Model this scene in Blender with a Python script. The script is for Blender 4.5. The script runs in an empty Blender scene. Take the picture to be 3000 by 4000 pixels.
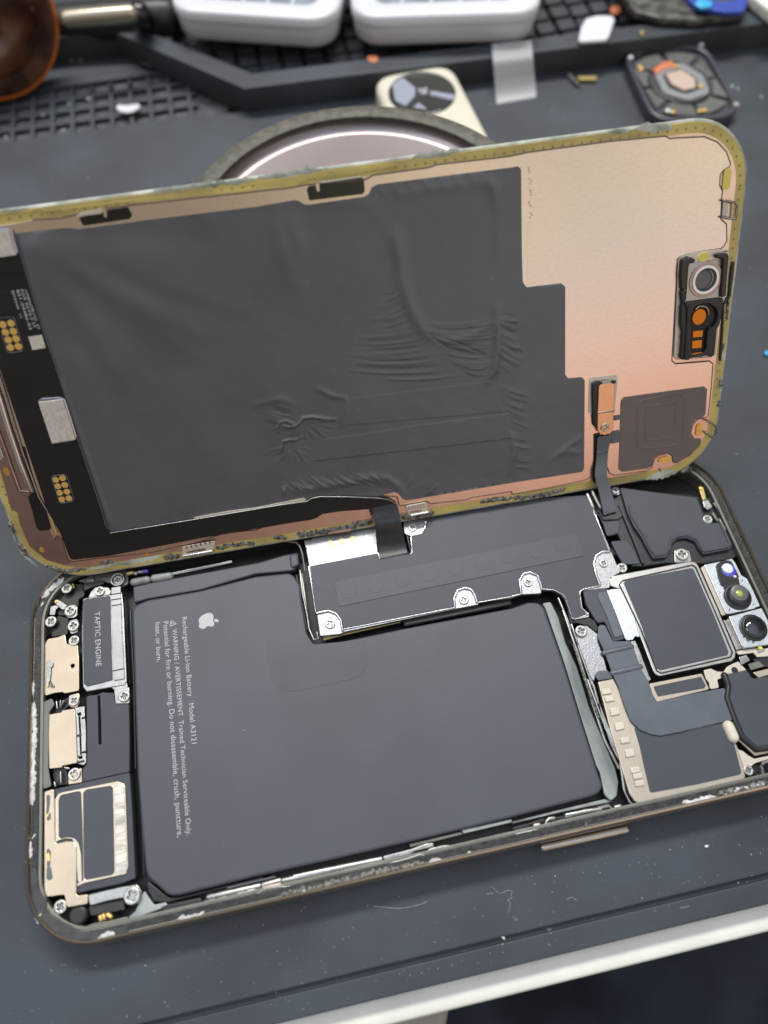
import bpy, bmesh, math, random
from mathutils import Vector, Matrix, noise
from mathutils.geometry import delaunay_2d_cdt

random.seed(7)
scn = bpy.context.scene
COL = scn.collection
MM = 0.001
LIFT = 7.6            # phone rim stands 7.6 mm above the mat; the mat's top is z = 0

# ------------------------------------------------------------------ survey of the place
# camera station and the two tilted planes (phone rim, raised screen) measured from the photograph
F_PX, PW, PH = 2767.6, 3000.0, 4000.0
RC = Matrix(((0.9796329, -0.2004083, -0.0124859), (0.1848222, 0.8756466, 0.4461881), (-0.0784866, -0.4394083, 0.8948521)))
CAM = Vector((-12.119, -36.378, 146.517))
RD = Matrix(((0.9998376, 0.0145215, -0.0106705), (-0.0170990, 0.5775996, -0.8161411), (-0.0056883, 0.8161910, 0.5777541)))
CD = Vector((1.2387, 53.9759, 30.1562))
RCT = RC.transposed()
RDT = RD.transposed()

def ray(p):
    return RCT @ Vector(((p[0] - PW / 2) / F_PX, -(p[1] - PH / 2) / F_PX, -1.0))

def B(p, z):
    """survey sheet point -> millimetres in the phone's frame, at height z above the rim"""
    d = ray(p)
    s = (z - CAM.z) / d.z
    q = CAM + s * d
    return (q.x, q.y)

def D(p, w=0.0):
    """survey sheet point -> millimetres on the raised screen's back, w above it"""
    o = RDT @ (CAM - CD)
    d = RDT @ ray(p)
    s = (w - o.z) / d.z
    q = o + s * d
    return (q.x, q.y)

TILES = {
    'a': (0, 0, 1.659), 'b': (1000, 0, 1.659), 'c': (2000, 0, 1.659),
    'd': (0, 1000, 1.659), 'e': (1000, 1000, 1.659), 'f': (2000, 1000, 1.659),
    'g': (0, 2000, 1.659), 'h': (1000, 2000, 1.659), 'i': (2000, 2000, 1.659),
    'j': (0, 3000, 1.659), 'k': (1000, 3000, 1.659), 'l': (2000, 3000, 1.659),
    'A': (0, 2100, 3.318), 'C': (0, 3300, 3.318), 'U': (2500, 1600, 3.318), 'F': (2500, 2100, 3.318),
    'V': (2500, 2600, 3.318), 'L': (2000, 3000, 3.318), 'N': (500, 2000, 3.318), 'O': (0, 1500, 3.318),
    'H': (1100, 1850, 2.765), 'R': (2200, 1400, 2.765), 'S': (2600, 950, 4.0229), 'P': (0, 1200, 2.7657),
    'E': (2250, 2250, 3.318), 'G': (2600, 2500, 3.16), 'B': (0, 2550, 2.765), 'X': (500, 3250, 2.0738),
    'm': (0, 0, 2.37), 'n': (600, 0, 2.074), 'o': (1300, 0, 1.8433), 'p': (2100, 0, 1.8433),
    'q': (1900, 3300, 1.508), 'Q': (0, 800, 3.687), 's': (0, 0, 1.0),
}

def px(spec):
    """'a 10,20 30,40 b 5,6' -> survey points"""
    out = []
    t = TILES['s']
    for w in spec.split():
        if ',' in w:
            x, y = w.split(',')
            out.append((t[0] + float(x) / t[2], t[1] + float(y) / t[2]))
        else:
            t = TILES[w]
    return out

def Bp(spec, z): return [B(p, z) for p in px(spec)]
def Dp(spec, w=0.0): return [D(p, w) for p in px(spec)]

# ------------------------------------------------------------------ materials
def new_mat(name):
    m = bpy.data.materials.new(name)
    m.use_nodes = True
    return m, m.node_tree, m.node_tree.nodes['Principled BSDF']

def col4(c): return (c[0], c[1], c[2], 1.0)

def surf(name, c, rough=0.5, metal=0.0, spec=0.5, var=0.0, vscale=300.0, bump=0.0, bscale=2500.0, c2=None, rvar=0.0, aniso=0.0, coat=0.0, stretch=None, detail=4.0):
    """principled surface with a little real-surface variation: tone mottling, roughness mottling, grain"""
    m, nt, b = new_mat(name)
    b.inputs['Roughness'].default_value = rough
    b.inputs['Metallic'].default_value = metal
    b.inputs['Specular IOR Level'].default_value = spec
    b.inputs['Base Color'].default_value = col4(c)
    if coat: b.inputs['Coat Weight'].default_value = coat
    tc = nt.nodes.new('ShaderNodeTexCoord')
    vec = tc.outputs['Object']
    if stretch:
        mp = nt.nodes.new('ShaderNodeMapping')
        mp.inputs['Scale'].default_value = stretch
        nt.links.new(vec, mp.inputs['Vector'])
        vec = mp.outputs['Vector']
    if var or c2 or rvar:
        n = nt.nodes.new('ShaderNodeTexNoise')
        n.inputs['Scale'].default_value = vscale
        n.inputs['Detail'].default_value = detail
        nt.links.new(vec, n.inputs['Vector'])
        if var or c2:
            r = nt.nodes.new('ShaderNodeValToRGB')
            ca = [max(0, x * (1 - var)) for x in c]
            cb = list(c2) if c2 else [x * (1 + var) for x in c]
            r.color_ramp.elements[0].position = 0.36
            r.color_ramp.elements[1].position = 0.64
            r.color_ramp.elements[0].color = col4(ca)
            r.color_ramp.elements[1].color = col4(cb)
            nt.links.new(n.outputs['Fac'], r.inputs['Fac'])
            nt.links.new(r.outputs['Color'], b.inputs['Base Color'])
        if rvar:
            mr = nt.nodes.new('ShaderNodeMapRange')
            mr.inputs['From Min'].default_value = 0.3
            mr.inputs['From Max'].default_value = 0.7
            mr.inputs['To Min'].default_value = max(0.03, rough - rvar)
            mr.inputs['To Max'].default_value = min(1, rough + rvar)
            nt.links.new(n.outputs['Fac'], mr.inputs['Value'])
            nt.links.new(mr.outputs['Result'], b.inputs['Roughness'])
    if bump:
        n2 = nt.nodes.new('ShaderNodeTexNoise')
        n2.inputs['Scale'].default_value = bscale
        n2.inputs['Detail'].default_value = 3
        nt.links.new(vec, n2.inputs['Vector'])
        bp = nt.nodes.new('ShaderNodeBump')
        bp.inputs['Strength'].default_value = bump
        bp.inputs['Distance'].default_value = 0.0002
        nt.links.new(n2.outputs['Fac'], bp.inputs['Height'])
        nt.links.new(bp.outputs['Normal'], b.inputs['Normal'])
    return m

def add_specks(m, density=900.0, size=0.08, c=(0.55, 0.56, 0.58), amount=0.5, second=True):
    """pale dust grains lying on a dark surface"""
    nt = m.node_tree
    b = nt.nodes['Principled BSDF']
    tc = nt.nodes.new('ShaderNodeTexCoord')
    prev = b.inputs['Base Color'].links[0].from_socket if b.inputs['Base Color'].is_linked else None
    for k, (ds, sz) in enumerate(((density, size), (density * 0.3, size * 0.75))[:2 if second else 1]):
        warp = nt.nodes.new('ShaderNodeTexNoise')
        warp.inputs['Scale'].default_value = ds * 2.1
        vo = nt.nodes.new('ShaderNodeTexVoronoi')
        vo.inputs['Scale'].default_value = ds
        mv = nt.nodes.new('ShaderNodeMix'); mv.data_type = 'RGBA'; mv.blend_type = 'LINEAR_LIGHT'
        mv.inputs['Factor'].default_value = 0.0007 * 900 / ds
        nt.links.new(tc.outputs['Object'], mv.inputs['A'])
        nt.links.new(tc.outputs['Object'], warp.inputs['Vector'])
        nt.links.new(warp.outputs['Color'], mv.inputs['B'])
        nt.links.new(mv.outputs['Result'], vo.inputs['Vector'])
        lt = nt.nodes.new('ShaderNodeMath'); lt.operation = 'LESS_THAN'
        # each cell has a random grain size; most have none
        sep = nt.nodes.new('ShaderNodeSeparateColor')
        nt.links.new(vo.outputs['Color'], sep.inputs['Color'])
        pw = nt.nodes.new('ShaderNodeMath'); pw.operation = 'POWER'
        pw.inputs[1].default_value = 5.0
        nt.links.new(sep.outputs['Red'], pw.inputs[0])
        ml = nt.nodes.new('ShaderNodeMath'); ml.operation = 'MULTIPLY'
        ml.inputs[1].default_value = sz
        nt.links.new(pw.outputs['Value'], ml.inputs[0])
        nt.links.new(vo.outputs['Distance'], lt.inputs[0])
        nt.links.new(ml.outputs['Value'], lt.inputs[1])
        ms = nt.nodes.new('ShaderNodeMath'); ms.operation = 'MULTIPLY'
        ms.inputs[1].default_value = amount
        nt.links.new(lt.outputs['Value'], ms.inputs[0])
        mx = nt.nodes.new('ShaderNodeMix'); mx.data_type = 'RGBA'
        nt.links.new(ms.outputs['Value'], mx.inputs['Factor'])
        if prev: nt.links.new(prev, mx.inputs['A'])
        else: mx.inputs['A'].default_value = b.inputs['Base Color'].default_value
        mx.inputs['B'].default_value = col4(c)
        prev = mx.outputs['Result']
    nt.links.new(prev, b.inputs['Base Color'])
    return m

M = {}
M['silicone'] = add_specks(surf('silicone_rubber', (0.041, 0.050, 0.063), 0.56, spec=0.5, var=0.24, vscale=38, bump=0.25, bscale=2600, rvar=0.06), 520, 0.085, amount=0.30)
M['battery'] = add_specks(surf('battery_wrap', (0.070, 0.077, 0.092), 0.48, spec=0.5, var=0.07, vscale=60, bump=0.16, bscale=5000), 300, 0.05, amount=0.35, second=False)
M['black_cover'] = add_specks(surf('matte_black_cover', (0.050, 0.056, 0.070), 0.5, spec=0.5, var=0.05, vscale=200, bump=0.2, bscale=4500), 500, 0.07, amount=0.3, second=False)
M['black_film'] = add_specks(surf('graphite_film', (0.100, 0.104, 0.118), 0.30, spec=0.6, var=0.06, vscale=70, bump=0.10, bscale=3500, rvar=0.05), 300, 0.06, amount=0.35, second=False)
M['window'] = surf('dark_shield_label', (0.054, 0.060, 0.076), 0.46, spec=0.5, var=0.04, vscale=200, bump=0.12, bscale=5000)
M['flex_black'] = surf('black_flex', (0.012, 0.011, 0.012), 0.42, spec=0.4, var=0.1, vscale=200, bump=0.1, bscale=2500)
M['ribbon_black'] = surf('black_ribbon', (0.014, 0.014, 0.016), 0.30, spec=0.6, var=0.25, vscale=900, stretch=(1, 0.06, 1), bump=0.1)
M['flex_grey'] = surf('grey_flex', (0.115, 0.125, 0.14), 0.40, spec=0.5, var=0.05, vscale=150, bump=0.06)
M['flex_blue'] = surf('blue_grey_flex', (0.10, 0.115, 0.14), 0.36, spec=0.6, var=0.08, vscale=150, bump=0.08)
M['tub'] = surf('dark_tub', (0.010, 0.010, 0.012), 0.4, spec=0.4, var=0.2, vscale=300)
M['plastic_black'] = surf('black_plastic', (0.018, 0.018, 0.021), 0.38, spec=0.5, var=0.08, vscale=300, bump=0.1)
M['plastic_brown'] = surf('brown_black_plastic', (0.028, 0.022, 0.022), 0.35, spec=0.5)
M['copper'] = surf('rose_copper_sheet', (0.77, 0.605, 0.525), 0.24, metal=1.0, var=0.022, vscale=2600, stretch=(0.35, 1, 1), bump=0.05, bscale=5200)
M['copper_edge'] = surf('rose_copper_rim', (0.78, 0.56, 0.46), 0.30, metal=1.0, var=0.06, vscale=260, bump=0.06, bscale=3000)
M['copper_dark'] = surf('mauve_metal', (0.40, 0.30, 0.28), 0.34, metal=1.0, var=0.06, vscale=300, bump=0.05)
M['copper_bracket'] = surf('orange_copper', (0.86, 0.50, 0.29), 0.34, metal=1.0, var=0.03, vscale=500, bump=0.05)
M['cream'] = surf('cream_gold_plate', (0.50, 0.415, 0.31), 0.37, metal=1.0, var=0.03, vscale=300, bump=0.05, bscale=3000)
M['cream_matte'] = surf('cream_plate_matte', (0.66, 0.60, 0.51), 0.40, metal=0.35, var=0.04, vscale=300, bump=0.12, bscale=3500)
M['gold_plate'] = surf('pale_gold_shield', (0.58, 0.50, 0.40), 0.38, metal=0.9, var=0.04, vscale=300, bump=0.06)
M['silver'] = surf('nickel_silver', (0.40, 0.40, 0.385), 0.34, metal=1.0, var=0.10, vscale=600, bump=0.12, bscale=3000, rvar=0.06)
M['silver_grain'] = surf('grained_silver', (0.36, 0.37, 0.38), 0.42, metal=1.0, var=0.12, vscale=1800, bump=0.28, bscale=3200)
M['silver_line'] = surf('polished_edge', (0.62, 0.62, 0.62), 0.25, metal=1.0)
M['screw'] = surf('screw_steel', (0.52, 0.51, 0.48), 0.34, metal=0.9, var=0.05, vscale=1500)
M['screw_slot'] = surf('screw_recess', (0.26, 0.25, 0.235), 0.45, metal=0.9)
M['titanium'] = surf('bronze_titanium', (0.52, 0.465, 0.40), 0.32, metal=1.0, var=0.05, vscale=200, bump=0.04)
M['inner_ring'] = surf('anodised_ring', (0.20, 0.20, 0.175), 0.45, metal=0.6, var=0.10, vscale=200, bump=0.15)
M['residue_black'] = surf('black_adhesive', (0.016, 0.016, 0.017), 0.5, spec=0.5, var=0.4, vscale=600, c2=(0.036, 0.036, 0.036), bump=0.7, bscale=1800)
M['residue_white'] = surf('pale_residue', (0.62, 0.62, 0.62), 0.6, var=0.2, vscale=900, bump=0.8, bscale=2000)
M['residue_grey'] = surf('grey_lint', (0.10, 0.095, 0.09), 0.7, var=0.6, vscale=1500, c2=(0.30, 0.28, 0.26), bump=1.0, bscale=1800)
M['strip_clear'] = surf('pale_adhesive_strip', (0.20, 0.22, 0.215), 0.3, spec=0.6, var=0.25, vscale=160, c2=(0.42, 0.45, 0.44), stretch=(1, 0.25, 1))
M['white_ink'] = surf('white_ink', (0.50, 0.50, 0.51), 0.5)
M['white_ink2'] = surf('white_silk', (0.72, 0.72, 0.70), 0.5)
M['gold'] = surf('gold_contact', (0.83, 0.56, 0.20), 0.38, metal=0.85)
M['gold_pad'] = surf('gold_pad', (0.80, 0.50, 0.15), 0.5, metal=0.45)
M['yellow_dot'] = surf('yellow_paint', (0.80, 0.66, 0.16), 0.5)
M['amber_dot'] = surf('amber_paint', (0.88, 0.47, 0.08), 0.5, var=0.06, vscale=900)
M['orange'] = surf('orange_window', (0.95, 0.26, 0.005), 0.45, spec=0.3)
M['speaker_film'] = surf('taupe_film', (0.165, 0.135, 0.132), 0.5, spec=0.45, var=0.03, vscale=200, bump=0.1)
M['chip_beige'] = surf('beige_foam', (0.60, 0.56, 0.50), 0.7, var=0.10, vscale=1400, stretch=(1, 0.35, 1), bump=0.5, bscale=3000)
M['chip_edge'] = surf('chip_can', (0.45, 0.45, 0.52), 0.15, metal=1.0)
M['cable_grey'] = surf('stone_grey_cable', (0.17, 0.175, 0.165), 0.45, var=0.06, vscale=150)
M['shelf'] = surf('dark_grey_shelf', (0.05, 0.052, 0.054), 0.5, var=0.3, vscale=400, bump=0.3)
M['dusty'] = surf('dusty_silicone', (0.07, 0.078, 0.085), 0.7, var=0.35, vscale=260, bump=0.3)
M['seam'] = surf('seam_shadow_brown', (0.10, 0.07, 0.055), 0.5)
M['nickel_bright'] = surf('bright_nickel', (0.60, 0.58, 0.54), 0.30, metal=1.0, var=0.08, vscale=400, bump=0.08, bscale=3000)
M['module_silver'] = surf('module_silver', (0.62, 0.65, 0.68), 0.40, metal=1.0, var=0.10, vscale=1200, bump=0.2, bscale=3200)
M['stain'] = surf('faint_stain', (0.060, 0.066, 0.080), 0.44, spec=0.5, var=0.08, vscale=120, bump=0.12, bscale=5000)
M['strip_silver'] = surf('strip_silver', (0.40, 0.40, 0.39), 0.42, metal=0.6, var=0.06, vscale=300, bump=0.1)
M['lens'] = surf('lens_glass', (0.006, 0.007, 0.012), 0.05, spec=0.8, coat=1.0)
M['lens_grey'] = surf('grey_lens', (0.12, 0.12, 0.125), 0.35, spec=0.5)
M['lens_green'] = surf('yellow_green_lens', (0.40, 0.46, 0.06), 0.12, spec=0.8, coat=1.0, var=0.3, vscale=1500)
M['lens_blue'] = surf('white_blue_lens', (0.85, 0.88, 1.0), 0.1, spec=0.8, coat=1.0)  # bright white-blue base colour stands in for the emitter lens's reflection
M['violet'] = surf('violet_halo', (0.07, 0.05, 0.5), 0.12, spec=0.8, coat=1.0)  # blue halo put into colour; also tints one recess bit
M['glass_black'] = surf('screen_glass', (0.006, 0.006, 0.007), 0.08, spec=0.6)
M['white_plastic'] = surf('white_plastic', (0.72, 0.73, 0.78), 0.35, spec=0.5, var=0.03, vscale=30)
M['frosted'] = surf('frosted_lid', (0.60, 0.64, 0.70), 0.22, spec=0.6, var=0.05, vscale=40)
M['pale_table'] = surf('cream_table_top', (0.80, 0.795, 0.73), 0.35, spec=0.5, var=0.05, vscale=110, bump=0.05, bscale=500)
M['drawer'] = surf('beige_front', (0.36, 0.32, 0.27), 0.5, var=0.05, vscale=40)
M['cloth'] = surf('black_cloth', (0.032, 0.038, 0.050), 0.85, spec=0.2, var=0.35, vscale=26, bump=0.6, bscale=1500)
M['floor'] = surf('dark_floor', (0.010, 0.010, 0.012), 0.7, var=0.2, vscale=10)
M['tin_rim'] = surf('olive_brown_tape', (0.105, 0.098, 0.078), 0.55, spec=0.4, var=0.28, vscale=500, bump=0.5, bscale=1200)
M['tin_floor'] = surf('mauve_steel', (0.26, 0.225, 0.23), 0.36, metal=0.9, var=0.05, vscale=40)
M['tin_lip'] = surf('bright_lip', (0.50, 0.50, 0.50), 0.36, metal=0.9)
M['watch_cream'] = surf('cream_case', (0.72, 0.68, 0.56), 0.32, spec=0.5, metal=0.0, var=0.03, vscale=60)
M['watch_glass'] = surf('dark_sapphire', (0.02, 0.022, 0.03), 0.06, spec=0.8, coat=1.0)
M['watch_pale'] = surf('pale_blue_facet', (0.34, 0.37, 0.45), 0.2, spec=0.7)
M['back_dark'] = surf('dark_back_shell', (0.06, 0.06, 0.076), 0.32, spec=0.6, var=0.1, vscale=120)
M['back_panel'] = surf('smoky_panel', (0.13, 0.13, 0.125), 0.35, spec=0.5, var=0.12, vscale=120)
M['coil_grey'] = surf('grey_coil', (0.26, 0.27, 0.28), 0.45, spec=0.5)
M['chip_pink'] = surf('pinkish_chip', (0.58, 0.44, 0.36), 0.4, spec=0.5)
M['blue'] = surf('blue_gasket', (0.03, 0.07, 0.42), 0.4, spec=0.5)
M['cyan'] = surf('cyan_chip', (0.05, 0.45, 0.85), 0.25, spec=0.6)
M['amber'] = surf('amber_disc', (0.075, 0.022, 0.012), 0.22, spec=0.6, var=0.5, vscale=60, c2=(0.20, 0.075, 0.03), coat=0.4, stretch=(1, 0.4, 1))
M['amber_rim'] = surf('amber_disc_rim', (0.62, 0.16, 0.02), 0.3, spec=0.6)
M['gunmetal'] = surf('sparkly_black', (0.035, 0.033, 0.032), 0.4, spec=0.6, var=0.7, vscale=260, c2=(0.13, 0.12, 0.11), bump=0.6, bscale=500)
M['brass'] = surf('brass_piece', (0.50, 0.40, 0.16), 0.4, metal=0.8)
M['orange_crumb'] = surf('orange_plastic', (0.62, 0.20, 0.09), 0.5)
M['tan_rod'] = surf('tan_metal', (0.50, 0.44, 0.35), 0.3, metal=0.8)

def gasket_mat():
    """yellow foam gasket, worn olive, with pale torn patches"""
    m = surf('yellow_gasket', (0.56, 0.46, 0.12), 0.48, spec=0.4, bump=0.25, bscale=1500)
    nt = m.node_tree; b = nt.nodes['Principled BSDF']
    tc = nt.nodes.new('ShaderNodeTexCoord')
    n = nt.nodes.new('ShaderNodeTexNoise'); n.inputs['Scale'].default_value = 75; n.inputs['Detail'].default_value = 5
    nt.links.new(tc.outputs['Object'], n.inputs['Vector'])
    r = nt.nodes.new('ShaderNodeValToRGB')
    e = r.color_ramp.elements
    e[0].position = 0.30; e[0].color = (0.33, 0.275, 0.11, 1)
    e[1].position = 0.72; e[1].color = (0.72, 0.57, 0.17, 1)
    x = e.new(0.5); x.color = (0.55, 0.44, 0.15, 1)
    nt.links.new(n.outputs['Fac'], r.inputs['Fac'])
    nt.links.new(r.outputs['Color'], b.inputs['Base Color'])
    return m
M['gasket'] = gasket_mat()
M['glass_edge'] = surf('pale_green_edge', (0.36, 0.40, 0.33), 0.35, spec=0.5, var=0.35, vscale=160, c2=(0.62, 0.66, 0.58), bump=0.4, bscale=1500)
M['gasket_dot'] = surf('gasket_dot', (0.27, 0.22, 0.09), 0.6)

def clear_film():
    m, nt, b = new_mat('clear_plastic_film')
    b.inputs['Base Color'].default_value = (0.86, 0.86, 0.88, 1)
    b.inputs['Roughness'].default_value = 0.3
    b.inputs['Alpha'].default_value = 0.30
    tc = nt.nodes.new('ShaderNodeTexCoord')
    n = nt.nodes.new('ShaderNodeTexNoise'); n.inputs['Scale'].default_value = 120
    nt.links.new(tc.outputs['Object'], n.inputs['Vector'])
    bp = nt.nodes.new('ShaderNodeBump'); bp.inputs['Strength'].default_value = 0.2; bp.inputs['Distance'].default_value = 0.0003
    nt.links.new(n.outputs['Fac'], bp.inputs['Height']); nt.links.new(bp.outputs['Normal'], b.inputs['Normal'])
    return m
M['clear'] = clear_film()

# ------------------------------------------------------------------ mesh helpers (work in mm, store metres)
def link_mesh(name, me, mat, parent=None, smooth=40.0, dz=0.0):
    if mat is not None and not me.materials: me.materials.append(mat)
    if smooth is not None:
        for p in me.polygons: p.use_smooth = True
        me.set_sharp_from_angle(angle=math.radians(smooth))
    o = bpy.data.objects.new(name, me)
    COL.objects.link(o)
    if parent is not None: o.parent = parent
    return o

def scaled(me, dz=0.0):
    me.transform(Matrix.Translation((0, 0, dz * MM)) @ Matrix.Scale(MM, 4))
    return me

def fillet(pts, r, seg=4):
    if r <= 0: return [tuple(p) for p in pts]
    n = len(pts); out = []
    for i in range(n):
        p = Vector(pts[i]); a = Vector(pts[i - 1]) - p; b = Vector(pts[(i + 1) % n]) - p
        la, lb = a.length, b.length
        if la < 1e-6 or lb < 1e-6: continue
        a /= la; b /= lb
        ang = math.acos(max(-1, min(1, a.dot(b))))
        if ang > math.radians(165) or ang < math.radians(8): out.append((p.x, p.y)); continue
        t = min(r / math.tan(ang / 2), la * 0.45, lb * 0.45)
        p0 = p + a * t; p1 = p + b * t
        for k in range(seg + 1):
            u = k / seg
            q = p0.lerp(p, u).lerp(p.lerp(p1, u), u)
            out.append((q.x, q.y))
    return out

def prism_mesh(loops, z_top, t, b=0.06, bres=1):
    """flat plate from outline loops (first is the outside, the others holes), rounded edges, top at z_top"""
    cu = bpy.data.curves.new('tmp', 'CURVE')
    cu.dimensions = '2D'; cu.fill_mode = 'BOTH'
    b = min(b, t * 0.45)
    cu.extrude = max(t / 2 - b, 0.0005)
    cu.bevel_depth = b; cu.bevel_resolution = bres; cu.offset = -b
    for lp in loops:
        sp = cu.splines.new('POLY')
        sp.points.add(len(lp) - 1)
        for i, p in enumerate(lp): sp.points[i].co = (p[0], p[1], 0, 1)
        sp.use_cyclic_u = True
    o = bpy.data.objects.new('tmp', cu)
    COL.objects.link(o)
    dg = bpy.context.evaluated_depsgraph_get()
    me = bpy.data.meshes.new_from_object(o.evaluated_get(dg))
    bpy.data.objects.remove(o); bpy.data.curves.remove(cu)
    me.materials.clear()
    me.transform(Matrix.Translation((0, 0, z_top - t / 2)))
    return me

def plate(name, pts, z, t, mat, parent, r=0.3, b=0.06, holes=(), hr=None, seg=4, lift=LIFT):
    loops = [fillet(pts, r, seg)] + [fillet(h, r if hr is None else hr, seg) for h in holes]
    me = prism_mesh(loops, z, t, b)
    scaled(me, lift)
    return link_mesh(name, me, mat, parent)

def bplate(name, spec, z, t, mat, parent, r=0.3, b=0.06, holes=(), hr=None):
    return plate(name, Bp(spec, z), z, t, M[mat], parent, r, b, [Bp(h, z) if isinstance(h, str) else h for h in holes], hr)

def dplate(name, spec, w, t, mat, parent, r=0.3, b=0.05, holes=(), hr=None):
    return plate(name, Dp(spec, w), w, t, M[mat], parent, r, b, [Dp(h, w) if isinstance(h, str) else h for h in holes], hr, lift=0)

def circle(c, r, n=28, ry=None, rot=0.0):
    ry = r if ry is None else ry
    out = []
    for k in range(n):
        a = 2 * math.pi * k / n
        x, y = r * math.cos(a), ry * math.sin(a)
        out.append((c[0] + x * math.cos(rot) - y * math.sin(rot), c[1] + x * math.sin(rot) + y * math.cos(rot)))
    return out

def rrect(w, h, r, n=12, cx=0.0, cy=0.0):
    out = []
    for sx, sy, a0 in ((1, 1, 0), (-1, 1, 90), (-1, -1, 180), (1, -1, 270)):
        for k in range(n + 1):
            a = math.radians(a0 + 90 * k / n)
            out.append((cx + sx * (w / 2 - r) + r * math.cos(a), cy + sy * (h / 2 - r) + r * math.sin(a)))
    return out

def loft_mesh(rings, close_bottom=False, close_top=False):
    """rings: lists of 3-D points with equal counts"""
    bm = bmesh.new()
    vr = [[bm.verts.new(p) for p in ring] for ring in rings]
    n = len(vr[0])
    for a, b in zip(vr, vr[1:]):
        for i in range(n):
            bm.faces.new((a[i], a[(i + 1) % n], b[(i + 1) % n], b[i]))
    if close_bottom: bm.faces.new(list(reversed(vr[0])))
    if close_top: bm.faces.new(vr[-1])
    bmesh.ops.recalc_face_normals(bm, faces=bm.faces[:])
    me = bpy.data.meshes.new('loft'); bm.to_mesh(me); bm.free()
    return me

def tube_mesh(pts, r, n=10, caps=True, squash=1.0):
    """round bar along a 3-D polyline with rounded ends"""
    P = [Vector(p) for p in pts]
    rings = []
    prev = None
    for i, p in enumerate(P):
        d = (P[min(i + 1, len(P) - 1)] - P[max(i - 1, 0)]).normalized()
        up = Vector((0, 0, 1)) if abs(d.z) < 0.9 else Vector((0, 1, 0))
        x = d.cross(up).normalized(); y = x.cross(d).normalized()
        if i == 0 and caps:
            for f in (0.96, 0.7, 0.35):
                rr = r * math.sqrt(max(0.0, 1 - f * f))
                rings.append([p - d * r * f + (x * math.cos(a) + y * math.sin(a) * squash) * rr for a in [2 * math.pi * k / n for k in range(n)]])
        rings.append([p + (x * math.cos(a) + y * math.sin(a) * squash) * r for a in [2 * math.pi * k / n for k in range(n)]])
        if i == len(P) - 1 and caps:
            for f in (0.35, 0.7, 0.96):
                rr = r * math.sqrt(max(0.0, 1 - f * f))
                rings.append([p + d * r * f + (x * math.cos(a) + y * math.sin(a) * squash) * rr for a in [2 * math.pi * k / n for k in range(n)]])
    return loft_mesh(rings, True, True)

def join_meshes(mes):
    bm = bmesh.new()
    for me in mes:
        bm.from_mesh(me); bpy.data.meshes.remove(me)
    out = bpy.data.meshes.new('join'); bm.to_mesh(out); bm.free()
    return out

def strip_mesh(rows, t=0.12, sub=6):
    """ribbon through rows of (left, right) 3-D points, smoothed, with thickness"""
    rows = [(Vector(a), Vector(b)) for a, b in rows]
    def cat(p0, p1, p2, p3, u):
        return 0.5 * ((2 * p1) + (-p0 + p2) * u + (2 * p0 - 5 * p1 + 4 * p2 - p3) * u * u + (-p0 + 3 * p1 - 3 * p2 + p3) * u ** 3)
    fine = []
    n = len(rows)
    for i in range(n - 1):
        for k in range(sub):
            u = k / sub
            q = []
            for s in (0, 1):
                q.append(cat(rows[max(i - 1, 0)][s], rows[i][s], rows[i + 1][s], rows[min(i + 2, n - 1)][s], u))
            fine.append(q)
    fine.append(list(rows[-1]))
    rings = []
    for i, (a, b) in enumerate(fine):
        a2, b2 = fine[min(i + 1, len(fine) - 1)]; a1, b1 = fine[max(i - 1, 0)]
        d = ((a2 + b2) - (a1 + b1))
        nrm = (b - a).cross(d).normalized()
        rings.append([a + nrm * t / 2, a.lerp(b, 0.5) + nrm * t / 2, b + nrm * t / 2, b - nrm * t / 2, a.lerp(b, 0.5) - nrm * t / 2, a - nrm * t / 2])
    return loft_mesh(rings, True, True)

def blob_strip(path, width, z, height, seed, step=0.35):
    """lumpy torn strip of residue lying along a path"""
    pts = []
    P = [Vector((p[0], p[1])) for p in path]
    for a, b in zip(P, P[1:]):
        L = (b - a).length; k = max(1, int(L / step))
        for i in range(k): pts.append(a.lerp(b, i / k))
    pts.append(P[-1])
    rings = []
    n = len(pts)
    for i, p in enumerate(pts):
        d = (pts[min(i + 1, n - 1)] - pts[max(i - 1, 0)])
        d = d.normalized() if d.length > 1e-9 else Vector((1, 0))
        nr = Vector((-d.y, d.x))
        end = min(1.0, min(i, n - 1 - i) / 3.0 + 0.15)
        f = [noise.noise(Vector((p.x * 1.9, p.y * 1.9, seed + 7 * k))) for k in range(4)]
        wl = width * 0.5 * end * (1 + 0.8 * f[0]); wr = width * 0.5 * end * (1 + 0.8 * f[1])
        h = height * end * (1 + 0.9 * f[2])
        off = nr * width * 0.3 * f[3]
        c = p + off
        rings.append([(c.x + nr.x * wl, c.y + nr.y * wl, z), (c.x + nr.x * wl * .6, c.y + nr.y * wl * .6, z + h * 0.8), (c.x, c.y, z + h),
                      (c.x - nr.x * wr * .6, c.y - nr.y * wr * .6, z + h * 0.7), (c.x - nr.x * wr, c.y - nr.y * wr, z), (c.x, c.y, z - 0.05)])
    return loft_mesh(rings, True, True)

def empty(name, mat4=None, loc=None, label=None, cat=None, group=None):
    o = bpy.data.objects.new(name, None)
    o.empty_display_size = 0.01
    COL.objects.link(o)
    if mat4 is not None: o.matrix_world = mat4
    if loc is not None: o.location = loc
    tag(o, label, cat, group)
    return o

def tag(o, label=None, cat=None, group=None, kind=None):
    if label: o['label'] = label
    if cat: o['category'] = cat
    if group: o['group'] = group
    if kind: o['kind'] = kind
    return o

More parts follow.
